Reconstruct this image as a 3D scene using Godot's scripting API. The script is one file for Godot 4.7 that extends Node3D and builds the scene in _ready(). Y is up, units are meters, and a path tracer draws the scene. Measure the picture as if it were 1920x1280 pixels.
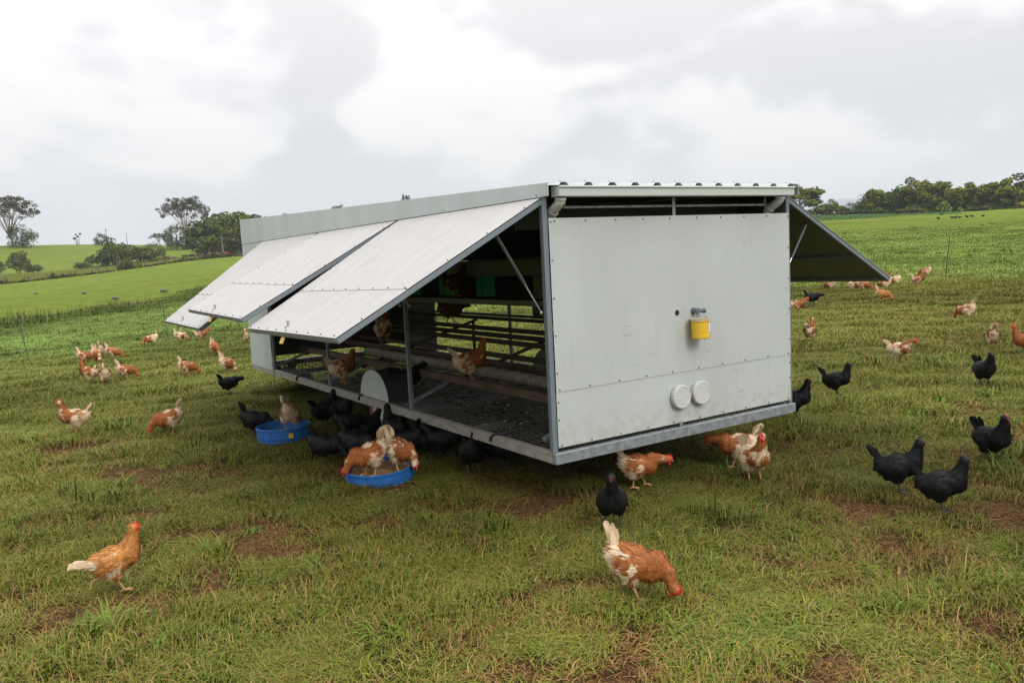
extends Node3D
# A mobile hen house with raised side flaps on a green pasture, hens all around it, under an overcast sky.

const CAM_Y := 1.75
const COOP_AT := Vector3(0.252, 0.0, -5.390)
const COOP_TURN := 0.5679
const FLOOR := 0.338          # height of the frame's lower edge above the ground

var used := {}
var M := {}
var rng := RandomNumberGenerator.new()
var nz := FastNoiseLite.new()
var nz2 := FastNoiseLite.new()
var prof_a := PackedFloat32Array()
var prof_k: Array = []

# ---------------------------------------------------------------- mesh helper
class MB:
	var v := PackedVector3Array()
	var n := PackedVector3Array()
	var c := PackedColorArray()
	var col := Color(1, 1, 1)
	func tri(a: Vector3, b: Vector3, d: Vector3, na: Vector3, nb: Vector3, nd: Vector3, ca: Color, cb: Color, cd: Color) -> void:
		if (b - a).cross(d - a).dot(na + nb + nd) > 0.0:
			v.append(a); v.append(d); v.append(b)
			n.append(na); n.append(nd); n.append(nb)
			c.append(ca); c.append(cd); c.append(cb)
		else:
			v.append(a); v.append(b); v.append(d)
			n.append(na); n.append(nb); n.append(nd)
			c.append(ca); c.append(cb); c.append(cd)
	func flat(a: Vector3, b: Vector3, d: Vector3, toward: Vector3) -> void:
		var m := (b - a).cross(d - a).normalized()
		if m.dot(toward) < 0.0: m = -m
		tri(a, b, d, m, m, m, col, col, col)
	func quad(a: Vector3, b: Vector3, d: Vector3, e: Vector3, toward: Vector3) -> void:
		flat(a, b, d, toward)
		flat(a, d, e, toward)
	# a box with chamfered edges; ax are three unit axes
	func box(at: Vector3, size: Vector3, ax: Basis = Basis(), ch := 0.003) -> void:
		var h := size * 0.5
		ch = minf(ch, minf(h.x, minf(h.y, h.z)) * 0.6)
		var pt := func(sx: float, sy: float, sz: float, keep: int) -> Vector3:
			var q := Vector3(sx * (h.x - (0.0 if keep == 0 else ch)), sy * (h.y - (0.0 if keep == 1 else ch)), sz * (h.z - (0.0 if keep == 2 else ch)))
			return at + ax * q
		for s in [-1.0, 1.0]:
			quad(pt.call(s, -1, -1, 0), pt.call(s, 1, -1, 0), pt.call(s, 1, 1, 0), pt.call(s, -1, 1, 0), ax * Vector3(s, 0, 0))
			quad(pt.call(-1, s, -1, 1), pt.call(1, s, -1, 1), pt.call(1, s, 1, 1), pt.call(-1, s, 1, 1), ax * Vector3(0, s, 0))
			quad(pt.call(-1, -1, s, 2), pt.call(1, -1, s, 2), pt.call(1, 1, s, 2), pt.call(-1, 1, s, 2), ax * Vector3(0, 0, s))
		for s in [-1.0, 1.0]:
			for t in [-1.0, 1.0]:
				quad(pt.call(s, t, -1, 0), pt.call(s, t, 1, 0), pt.call(s, t, 1, 1), pt.call(s, t, -1, 1), ax * Vector3(s, t, 0))
				quad(pt.call(s, -1, t, 0), pt.call(s, 1, t, 0), pt.call(s, 1, t, 2), pt.call(s, -1, t, 2), ax * Vector3(s, 0, t))
				quad(pt.call(-1, s, t, 1), pt.call(1, s, t, 1), pt.call(1, s, t, 2), pt.call(-1, s, t, 2), ax * Vector3(0, s, t))
				for r in [-1.0, 1.0]:
					flat(pt.call(s, t, r, 0), pt.call(s, t, r, 1), pt.call(s, t, r, 2), ax * Vector3(s, t, r))
	# a square bar from a to b
	func bar(a: Vector3, b: Vector3, w: float, t: float, up := Vector3.UP, ch := 0.003) -> void:
		var z := (b - a).normalized()
		var x := up.cross(z)
		if x.length() < 0.01: x = Vector3.RIGHT.cross(z)
		x = x.normalized()
		var y := z.cross(x)
		box((a + b) * 0.5, Vector3(w, t, a.distance_to(b)), Basis(x, y, z), ch)
	# a tube through points
	func tube(pts: Array, rad: Array, sides := 8, caps := true) -> void:
		var rings: Array = []
		var k := pts.size()
		var ref := Vector3.UP
		var d0: Vector3 = (pts[k - 1] - pts[0]).normalized()
		if absf(d0.y) > 0.8: ref = Vector3.RIGHT
		for i in k:
			var d: Vector3 = (pts[mini(i + 1, k - 1)] - pts[maxi(i - 1, 0)]).normalized()
			var x := ref.cross(d).normalized()
			var y := d.cross(x)
			var ring: Array = []
			for s in sides:
				var a := TAU * s / sides
				ring.append([x * cos(a) + y * sin(a)])
			rings.append(ring)
		for i in k - 1:
			var pa: Vector3 = pts[i]
			var pb: Vector3 = pts[i + 1]
			var ra: float = rad[i]
			var rb: float = rad[i + 1]
			for s in sides:
				var s2 := (s + 1) % sides
				var a0: Vector3 = rings[i][s][0]
				var a1: Vector3 = rings[i][s2][0]
				var b0: Vector3 = rings[i + 1][s][0]
				var b1: Vector3 = rings[i + 1][s2][0]
				tri(pa + a0 * ra, pa + a1 * ra, pb + b1 * rb, a0, a1, b1, col, col, col)
				tri(pa + a0 * ra, pb + b1 * rb, pb + b0 * rb, a0, b1, b0, col, col, col)
		if caps:
			for e in [0, k - 1]:
				var m: Vector3 = (pts[0] - pts[1]).normalized() if e == 0 else (pts[k - 1] - pts[k - 2]).normalized()
				var pc: Vector3 = pts[e]
				var rc: float = rad[e]
				for s in sides:
					var q0: Vector3 = rings[e][s][0]
					var q1: Vector3 = rings[e][(s + 1) % sides][0]
					tri(pc, pc + q0 * rc, pc + q1 * rc, m, m, m, col, col, col)
	# profile of (radius, height) turned about an axis through at; hard edges between segments
	func lathe(at: Vector3, ax: Basis, prof: Array, sides := 24) -> void:
		for i in prof.size() - 1:
			var p0: Vector2 = prof[i]
			var p1: Vector2 = prof[i + 1]
			var d := p1 - p0
			var nn := Vector2(d.y, -d.x).normalized()
			for s in sides:
				var a := TAU * s / sides
				var b := TAU * (s + 1) / sides
				var ea := Vector3(cos(a), 0, sin(a))
				var eb := Vector3(cos(b), 0, sin(b))
				var na := ax * (ea * nn.x + Vector3(0, nn.y, 0))
				var nb := ax * (eb * nn.x + Vector3(0, nn.y, 0))
				var q00 := at + ax * (ea * p0.x + Vector3(0, p0.y, 0))
				var q10 := at + ax * (eb * p0.x + Vector3(0, p0.y, 0))
				var q01 := at + ax * (ea * p1.x + Vector3(0, p1.y, 0))
				var q11 := at + ax * (eb * p1.x + Vector3(0, p1.y, 0))
				if p0.x > 1e-5: tri(q00, q10, q11, na, nb, nb, col, col, col)
				if p1.x > 1e-5: tri(q00, q11, q01, na, nb, na, col, col, col)
	func ball(at: Vector3, r: Vector3, ax: Basis = Basis(), seg := 10, rings := 6) -> void:
		for i in rings:
			var t0 := PI * i / rings
			var t1 := PI * (i + 1) / rings
			for s in seg:
				var a := TAU * s / seg
				var b := TAU * (s + 1) / seg
				var e00 := Vector3(cos(a) * sin(t0), cos(t0), sin(a) * sin(t0))
				var e10 := Vector3(cos(b) * sin(t0), cos(t0), sin(b) * sin(t0))
				var e01 := Vector3(cos(a) * sin(t1), cos(t1), sin(a) * sin(t1))
				var e11 := Vector3(cos(b) * sin(t1), cos(t1), sin(b) * sin(t1))
				if i > 0: tri(at + ax * (e00 * r), at + ax * (e10 * r), at + ax * (e11 * r), ax * (e00 / r).normalized(), ax * (e10 / r).normalized(), ax * (e11 / r).normalized(), col, col, col)
				if i < rings - 1: tri(at + ax * (e00 * r), at + ax * (e11 * r), at + ax * (e01 * r), ax * (e00 / r).normalized(), ax * (e11 / r).normalized(), ax * (e01 / r).normalized(), col, col, col)
	func mesh(m: Material) -> ArrayMesh:
		var arr := []
		arr.resize(Mesh.ARRAY_MAX)
		arr[Mesh.ARRAY_VERTEX] = v
		arr[Mesh.ARRAY_NORMAL] = n
		arr[Mesh.ARRAY_COLOR] = c
		var out := ArrayMesh.new()
		out.add_surface_from_arrays(Mesh.PRIMITIVE_TRIANGLES, arr)
		out.surface_set_material(0, m)
		return out

# ---------------------------------------------------------------- naming helpers
func numbered(called: String) -> String:
	if not used.has(called):
		used[called] = 0
		return called
	used[called] += 1
	return "%s_%03d" % [called, used[called]]

func thing(called: String, label: String, category: String, at := Vector3.ZERO, turn := 0.0, group := "") -> Node3D:
	var o := Node3D.new()
	o.name = numbered(called)
	add_child(o)
	o.position = at
	o.rotation.y = turn
	tag(o, label, category, group)
	return o

func tag(o: Node, label: String, category: String, group := "", kind := "") -> void:
	if label: o.set_meta("label", label)
	if category: o.set_meta("category", category)
	if group: o.set_meta("group", group)
	if kind: o.set_meta("kind", kind)

func part_name(parent: Node, called: String) -> String:
	if not parent.has_node(called): return called
	var i := 1
	while parent.has_node("%s_%03d" % [called, i]): i += 1
	return "%s_%03d" % [called, i]

func part(parent: Node, called: String, mb: MB, m: Material) -> MeshInstance3D:
	return part_mesh(parent, called, mb.mesh(m))

func part_mesh(parent: Node, called: String, me: Mesh) -> MeshInstance3D:
	var o := MeshInstance3D.new()
	o.mesh = me
	o.name = part_name(parent, called)
	parent.add_child(o)
	return o

func group_part(parent: Node, called: String) -> Node3D:
	var o := Node3D.new()
	o.name = part_name(parent, called)
	parent.add_child(o)
	return o

func top_mesh(called: String, me: Mesh) -> MeshInstance3D:
	var o := MeshInstance3D.new()
	o.mesh = me
	o.name = numbered(called)
	add_child(o)
	return o

func lin(r: float, g: float, b: float) -> Color:
	return Color(r, g, b).linear_to_srgb()

func mat(c: Color, rough := 0.8, metal := 0.0, vertex := false) -> StandardMaterial3D:
	var m := StandardMaterial3D.new()
	m.albedo_color = c
	m.roughness = rough
	m.metallic = metal
	if vertex:
		m.vertex_color_use_as_albedo = true
		m.vertex_color_is_srgb = true
	return m

func noise_tex(freq: float, oct: int, lo: Color, hi: Color, seed_: int, size := 512, kind := FastNoiseLite.TYPE_SIMPLEX_SMOOTH) -> NoiseTexture2D:
	var f := FastNoiseLite.new()
	f.seed = seed_
	f.noise_type = kind
	f.frequency = freq
	f.fractal_octaves = oct
	var t := NoiseTexture2D.new()
	t.width = size
	t.height = size
	t.seamless = true
	t.noise = f
	var g := Gradient.new()
	g.set_color(0, lo)
	g.set_color(1, hi)
	t.color_ramp = g
	return t

func tri_map(m: StandardMaterial3D, scale: Vector3) -> StandardMaterial3D:
	m.uv1_triplanar = true
	m.uv1_scale = scale
	return m

# ---------------------------------------------------------------- terrain
func prof_at(k: Array, r: float) -> float:
	var n := k.size()
	if r >= k[n - 1].x: return k[n - 1].y
	var i := 0
	while r > k[i + 1].x: i += 1
	var a0: Vector2 = k[maxi(i - 1, 0)]
	var a1: Vector2 = k[i]
	var a2: Vector2 = k[i + 1]
	var a3: Vector2 = k[mini(i + 2, n - 1)]
	var m1 := (a2.y - a0.y) / (a2.x - a0.x)
	var m2 := (a3.y - a1.y) / (a3.x - a1.x)
	var h := a2.x - a1.x
	var t := (r - a1.x) / h
	var t2 := t * t
	var t3 := t2 * t
	return (2 * t3 - 3 * t2 + 1) * a1.y + (t3 - 2 * t2 + t) * h * m1 + (-2 * t3 + 3 * t2) * a2.y + (t3 - t2) * h * m2

func terr(x: float, z: float) -> float:
	var r := sqrt(x * x + z * z)
	var a := rad_to_deg(atan2(x, -z))
	var i := 0
	while i < prof_a.size() - 2 and a > prof_a[i + 1]: i += 1
	var t := clampf((a - prof_a[i]) / (prof_a[i + 1] - prof_a[i]), 0, 1)
	t = t * t * (3 - 2 * t)
	return prof_at(prof_k[i], r) * (1 - t) + prof_at(prof_k[i + 1], r) * t

func bumps(x: float, z: float, r: float) -> float:
	var k := 1.0 - smoothstep(30.0, 70.0, r)
	var d := 0.0
	if k > 0.0: d = (nz.get_noise_2d(x * 40.0, z * 40.0) * 0.022 + nz2.get_noise_2d(x * 160.0, z * 160.0) * 0.01) * k
	return d + nz.get_noise_2d(x * 3.0, z * 3.0) * 0.35 * smoothstep(40.0, 150.0, r)

# how lush (ungrazed) and how bare the pasture is
func lush(x: float, z: float) -> float:
	var r := sqrt(x * x + z * z)
	return smoothstep(18.5, 30.0, r + nz.get_noise_2d(x * 9.0, z * 9.0) * 6.0)

func bare(x: float, z: float) -> float:
	var b := nz.get_noise_2d(x * 55.0 + 300.0, z * 75.0) * 0.8 + nz2.get_noise_2d(x * 190.0, z * 250.0 + 90.0) * 0.95 + nz.get_noise_2d(x * 13.0, z * 15.0 + 500.0) * 0.35
	var r := sqrt(x * x + z * z)
	var near := 0.24 * (1.0 - smoothstep(5.0, 9.0, r)) + 0.05 * smoothstep(-2.0, 4.0, x) - 0.2 * smoothstep(8.0, 14.0, r)
	return clampf(smoothstep(0.06, 0.6, b + near) * (1.0 - lush(x, z) * 0.9), 0, 1)

# ---------------------------------------------------------------- scene
func _ready() -> void:
	rng.seed = 4711
	nz.seed = 11
	nz.noise_type = FastNoiseLite.TYPE_SIMPLEX_SMOOTH
	nz.fractal_octaves = 3
	nz2.seed = 23
	nz2.noise_type = FastNoiseLite.TYPE_SIMPLEX_SMOOTH
	nz2.fractal_octaves = 2
	set_terrain()
	# camera
	var cam := Camera3D.new()
	cam.name = "camera"
	cam.transform = Transform3D(Basis(Vector3(0.998655, -0.051565, 0.005339), Vector3(0.05184, 0.993344, -0.10286), Vector3(0, 0.102998, 0.994682)), Vector3(0, CAM_Y, 0))
	cam.fov = 45.66
	cam.near = 0.05
	cam.far = 9000.0
	add_child(cam)
	# overcast sky
	var env := Environment.new()
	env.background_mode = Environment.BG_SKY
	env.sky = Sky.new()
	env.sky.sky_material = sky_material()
	env.tonemap_mode = Environment.TONE_MAPPER_LINEAR
	env.tonemap_exposure = 1.14
	env.sdfgi_enabled = true
	env.ssao_enabled = true
	env.ssil_enabled = true
	env.fog_enabled = FOG > 0.0
	env.fog_density = FOG
	env.fog_light_color = Color(0.86, 0.89, 0.93)
	var we := WorldEnvironment.new()
	we.name = "environment"
	we.environment = env
	add_child(we)
	# the sun behind thin cloud, high on the right behind the camera
	var sun := DirectionalLight3D.new()
	sun.name = "sun"
	sun.light_energy = 0.5
	sun.light_angular_distance = 22.0
	sun.light_color = Color(1.0, 0.97, 0.92)
	sun.shadow_enabled = true
	sun.look_at_from_position(Vector3(5, 6.2, 7), Vector3.ZERO)
	add_child(sun)
	materials()
	ground()
	pasture()
	trees()
	far_things()
	fences()
	coop()
	tubs()
	hens()

const FOG := 0.0002

func set_terrain() -> void:
	prof_a = PackedFloat32Array([-180, -80, -32, -18, 0, 16, 31, 80, 180])
	var flat_ := [Vector2(0, 0), Vector2(30, 0), Vector2(100, 1), Vector2(300, 3), Vector2(800, 6)]
	prof_k = [flat_,
		[Vector2(0, 0), Vector2(30, -0.1), Vector2(100, 0.5), Vector2(300, 5), Vector2(800, 10)],
		[Vector2(0, 0), Vector2(20, 0), Vector2(30, -0.1), Vector2(45, -0.1), Vector2(100, 0.3), Vector2(200, 1.75), Vector2(240, 4.1), Vector2(270, 3.2), Vector2(320, 8), Vector2(420, 18.2), Vector2(520, 19), Vector2(800, 10)],
		[Vector2(0, 0), Vector2(20, 0), Vector2(45, 0), Vector2(60, 0.15), Vector2(100, 1.4), Vector2(200, 5.2), Vector2(240, 6.3), Vector2(270, 6), Vector2(320, 8.5), Vector2(420, 15.3), Vector2(520, 16), Vector2(800, 10)],
		[Vector2(0, 0), Vector2(20, 0.1), Vector2(60, 0.8), Vector2(100, 2), Vector2(200, 6), Vector2(420, 14), Vector2(520, 15), Vector2(800, 10)],
		[Vector2(0, 0), Vector2(8, 0), Vector2(22, 0.35), Vector2(50, 1.6), Vector2(100, 3.8), Vector2(250, 9.6), Vector2(300, 9.5), Vector2(420, 7), Vector2(800, 5)],
		[Vector2(0, 0), Vector2(8, 0.03), Vector2(22, 0.5), Vector2(50, 1.6), Vector2(100, 3.4), Vector2(250, 7.5), Vector2(300, 7.4), Vector2(420, 6), Vector2(800, 5)],
		[Vector2(0, 0), Vector2(8, 0), Vector2(22, 0.4), Vector2(100, 4), Vector2(300, 9), Vector2(800, 8)],
		flat_]

func sky_material() -> PanoramaSkyMaterial:
	var w := 1024
	var h := 512
	var f := FastNoiseLite.new()
	f.seed = 5
	f.noise_type = FastNoiseLite.TYPE_SIMPLEX_SMOOTH
	f.frequency = 1.0
	f.fractal_octaves = 5
	f.fractal_gain = 0.52
	var g := FastNoiseLite.new()
	g.seed = 77
	g.noise_type = FastNoiseLite.TYPE_SIMPLEX_SMOOTH
	g.frequency = 1.0
	g.fractal_octaves = 3
	var data := PackedFloat32Array()
	data.resize(w * h * 3)
	var p := 0
	for i in h:
		var th := PI * (i + 0.5) / h
		var sy := cos(th)
		var st := sin(th)
		for j in w:
			var ph := TAU * ((j + 0.5) / w - 0.5)
			var d := Vector3(sin(ph) * st, sy, -cos(ph) * st)
			var r := 0.12
			var gg := 0.15
			var b := 0.09
			if sy > -0.01:
				var y := maxf(sy, 0.0)
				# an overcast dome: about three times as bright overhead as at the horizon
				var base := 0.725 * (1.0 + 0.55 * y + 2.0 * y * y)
				var q := Vector3(d.x, d.y * 2.0, d.z) * 2.3
				var wob := g.get_noise_3d(q.x * 1.3, q.y * 1.3, q.z * 1.3)
				var n1 := f.get_noise_3d(q.x + wob * 0.5, q.y + wob * 0.35 + 3.0, q.z - wob * 0.5)
				var n2 := f.get_noise_3d(q.x * 2.2 + 9.0, q.y * 2.2 + wob, q.z * 2.2)
				var n3 := f.get_noise_3d(q.x * 5.5 + 4.0, q.y * 7.0, q.z * 5.5)
				var cl := smoothstep(-0.26, 0.34, n1 * 1.15 + n2 * 0.36 + n3 * 0.2)
				var low := smoothstep(0.0, 0.16, y)
				var k := lerpf(1.06, lerpf(0.86, 1.11, cl), low * 0.85 + 0.15)
				var warm := smoothstep(0.55, 1.0, cl) * 0.03 * (1.0 - y)
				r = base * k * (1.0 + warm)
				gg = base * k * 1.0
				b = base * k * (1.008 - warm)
			data[p] = r
			data[p + 1] = gg
			data[p + 2] = b
			p += 3
	var im := Image.create_from_data(w, h, false, Image.FORMAT_RGBF, data.to_byte_array())
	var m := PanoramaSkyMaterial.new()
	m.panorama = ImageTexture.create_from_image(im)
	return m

func materials() -> void:
	# sheet cladding: pale grey paint on steel, with faint vertical dirt streaks and cloudiness
	var sheet := mat(lin(0.475, 0.51, 0.505), 0.5)
	sheet.albedo_texture = noise_tex(0.006, 4, Color(0.955, 0.96, 0.955), Color(1, 1, 1), 31)
	tri_map(sheet, Vector3(0.9, 0.28, 0.9))
	M.sheet = sheet
	var flap := mat(lin(0.43, 0.422, 0.414), 0.6)  # same paint as the sheets, darkened to offset light on upturned flaps
	flap.albedo_texture = noise_tex(0.012, 5, Color(0.92, 0.91, 0.905), Color(1, 1, 1), 32)
	tri_map(flap, Vector3(0.5, 0.5, 0.8))
	M.flap = flap
	M.wall = wall_material()
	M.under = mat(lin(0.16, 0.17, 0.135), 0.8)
	var galv := mat(lin(0.40, 0.43, 0.45), 0.5, 0.55)
	galv.albedo_texture = noise_tex(0.03, 3, Color(0.72, 0.74, 0.76), Color(1, 1, 1), 33, 256)
	tri_map(galv, Vector3(1.5, 1.5, 1.5))
	M.galv = galv
	var edge := mat(lin(0.17, 0.20, 0.23), 0.55, 0.3)
	M.edge = edge
	var rail := mat(lin(0.40, 0.40, 0.385), 0.6, 0.25)
	rail.albedo_texture = noise_tex(0.02, 5, Color(0.80, 0.76, 0.69), Color(1, 1, 1), 34, 512)
	tri_map(rail, Vector3(0.7, 1.5, 0.7))
	M.rail = rail
	M.screw = mat(lin(0.12, 0.12, 0.12), 0.5, 0.4)
	M.roof = mat(lin(0.5, 0.51, 0.51), 0.45, 0.2)
	M.gutter = mat(lin(0.44, 0.48, 0.45), 0.45)
	M.pvc = mat(lin(0.49, 0.495, 0.485), 0.5)
	M.dark = mat(lin(0.02, 0.02, 0.02), 0.8)
	M.rubber = mat(lin(0.018, 0.018, 0.018), 0.75)
	M.tyre = mat(lin(0.09, 0.075, 0.055), 0.9)
	M.rim = mat(lin(0.5, 0.48, 0.45), 0.5)
	M.red = mat(lin(0.4, 0.03, 0.04), 0.5)
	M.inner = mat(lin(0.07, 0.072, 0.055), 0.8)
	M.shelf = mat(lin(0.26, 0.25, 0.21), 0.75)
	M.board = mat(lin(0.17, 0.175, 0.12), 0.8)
	M.curtain = mat(lin(0.02, 0.27, 0.11), 0.8)
	M.wire = mat(lin(0.13, 0.122, 0.105), 0.6, 0.2)
	var wood := mat(lin(0.17, 0.115, 0.075), 0.9)
	wood.albedo_texture = noise_tex(0.02, 4, Color(0.55, 0.52, 0.5), Color(1, 1, 1), 35, 256)
	tri_map(wood, Vector3(4, 4, 0.5))
	M.wood = wood
	M.darkwood = mat(lin(0.07, 0.05, 0.036), 0.9)
	var pipe := mat(lin(0.62, 0.58, 0.47), 0.85)
	pipe.albedo_texture = noise_tex(0.03, 4, Color(0.30, 0.26, 0.2), Color(1, 1, 1), 36, 256)
	tri_map(pipe, Vector3(1.2, 0.8, 5.0))
	M.pipe = pipe
	M.chrome = mat(lin(0.6, 0.6, 0.6), 0.3, 0.8)
	var yel := mat(lin(0.72, 0.46, 0.03), 0.45)
	M.yellow = yel
	M.clear = mat(lin(0.56, 0.50, 0.33), 0.4)
	M.white = mat(lin(0.7, 0.7, 0.68), 0.6)
	M.blue = mat(lin(0.018, 0.15, 0.50), 0.5)
	M.blue.albedo_texture = noise_tex(0.02, 5, Color(0.72, 0.74, 0.72), Color(1, 1, 1), 52, 256)
	tri_map(M.blue, Vector3(2.2, 2.2, 2.2))
	var feed := mat(lin(0.36, 0.22, 0.11), 0.95)
	feed.albedo_texture = noise_tex(0.08, 3, Color(0.6, 0.55, 0.5), Color(1, 1, 1), 37, 256)
	tri_map(feed, Vector3(2, 2, 2))
	M.feed = feed
	M.post = mat(lin(0.03, 0.075, 0.05), 0.6)
	M.net = mat(lin(0.10, 0.2, 0.16), 0.7)
	M.timber = mat(lin(0.10, 0.085, 0.07), 0.9)
	M.rock = mat(lin(0.11, 0.105, 0.095), 0.95)
	var soil := mat(Color(1, 1, 1), 0.95, 0.0, true)
	soil.albedo_texture = noise_tex(0.02, 6, Color(0.5, 0.5, 0.48), Color(1, 1, 1), 40, 1024)
	soil.uv1_world_triplanar = true
	tri_map(soil, Vector3(0.55, 0.55, 0.55))
	soil.heightmap_enabled = false
	soil.detail_enabled = true
	soil.detail_blend_mode = BaseMaterial3D.BLEND_MODE_MUL
	soil.detail_uv_layer = BaseMaterial3D.DETAIL_UV_2
	soil.detail_albedo = noise_tex(0.025, 6, Color(0.74, 0.72, 0.66), Color(1, 1, 1), 53, 1024)
	soil.uv2_triplanar = true
	soil.uv2_world_triplanar = true
	soil.uv2_scale = Vector3(0.022, 0.022, 0.022)
	soil.metallic_specular = 0.08
	M.soil = soil
	var grass := mat(Color(1, 1, 1), 0.7, 0.0, true)
	grass.backlight_enabled = true
	grass.backlight = Color(0.35, 0.4, 0.15)
	grass.metallic_specular = 0.15
	M.grass = grass
	var leaf := mat(Color(1, 1, 1), 0.75, 0.0, true)
	leaf.metallic_specular = 0.18
	leaf.backlight_enabled = true
	leaf.backlight = Color(0.28, 0.33, 0.1)
	M.leaf = leaf
	M.bark = mat(lin(0.11, 0.09, 0.07), 0.9)
	M.pole = mat(lin(0.17, 0.16, 0.15), 0.9)
	M.pale_bark = mat(lin(0.24, 0.20, 0.17), 0.85)
	M.plume = mat(Color(1, 1, 1), 0.75, 0.0, true)
	M.black = mat(Color(1, 1, 1), 0.6, 0.0, true)
	M.black.metallic_specular = 0.36
	M.comb = mat(lin(0.55, 0.018, 0.02), 0.5)
	M.dark_comb = mat(lin(0.16, 0.018, 0.02), 0.6)
	M.beak = mat(lin(0.28, 0.15, 0.07), 0.5)
	M.dark_beak = mat(lin(0.06, 0.06, 0.065), 0.45)
	M.shank = mat(lin(0.42, 0.24, 0.10), 0.6)
	M.dark_shank = mat(lin(0.028, 0.028, 0.03), 0.65)
	M.eye = mat(lin(0.02, 0.01, 0.006), 0.15)
	M.cow = mat(lin(0.13, 0.045, 0.02), 0.8)
	M.dark_cow = mat(lin(0.035, 0.016, 0.01), 0.8)
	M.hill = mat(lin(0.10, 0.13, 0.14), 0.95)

func ground_color(x: float, z: float, r: float) -> Color:
	var b := bare(x, z)
	var l := lush(x, z)
	var n := nz.get_noise_2d(x * 9.0, z * 9.0) * 0.5 + nz2.get_noise_2d(x * 30.0, z * 30.0) * 0.3
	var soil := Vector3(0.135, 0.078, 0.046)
	var thatch := Vector3(0.07, 0.058, 0.027)  # near ground darkened to stand in for shade between the blades
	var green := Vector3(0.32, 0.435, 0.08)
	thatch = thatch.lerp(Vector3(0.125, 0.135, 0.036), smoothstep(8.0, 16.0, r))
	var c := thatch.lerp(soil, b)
	var far := smoothstep(30.0, 120.0, r)
	var g := green * (1.0 + 0.30 * n)
	g.x += 0.03 * nz2.get_noise_2d(x * 4.0, z * 4.0) * far
	c = c.lerp(g, maxf(l * 0.85, far))
	var a := rad_to_deg(atan2(x, -z))
	# the ungrazed crop strip before the trees on the right
	var strip := smoothstep(118.0, 130.0, r + nz2.get_noise_2d(x * 8.0, z * 8.0) * 10.0 + (a - 16.0) * -2.0) * smoothstep(6.0, 10.0, a) * (1.0 - smoothstep(26.0, 29.0, a))
	c = c.lerp(Vector3(0.08, 0.15, 0.05), strip * 0.8)
	# worn earth: round the feeding ground on the right rise, on the hillside at left
	var worn := smoothstep(0.2, 0.6, nz.get_noise_2d(x * 5.0, z * 14.0) + 0.5 - absf(r - 104.0) * 0.05) * smoothstep(20.0, 22.0, a) * (1.0 - smoothstep(27.0, 29.5, a))
	c = c.lerp(Vector3(0.2, 0.13, 0.05), worn * 0.6)
	var bank := smoothstep(0.0, 1.0, 1.0 - Vector2((a + 31.2) / 1.6, (r - 318.0) / 5.0).length())
	c = c.lerp(Vector3(0.16, 0.05, 0.03), bank)
	# the pale grazed strip beyond the far fence
	var pale := smoothstep(203.0, 207.0, r) * (1.0 - smoothstep(255.0, 275.0, r)) * smoothstep(-60.0, -45.0, a) * (1.0 - smoothstep(-12.0, -5.0, a))
	c = c.lerp(Vector3(0.20, 0.20, 0.05), pale * 0.7)
	return lin(c.x, c.y, c.z)

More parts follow.
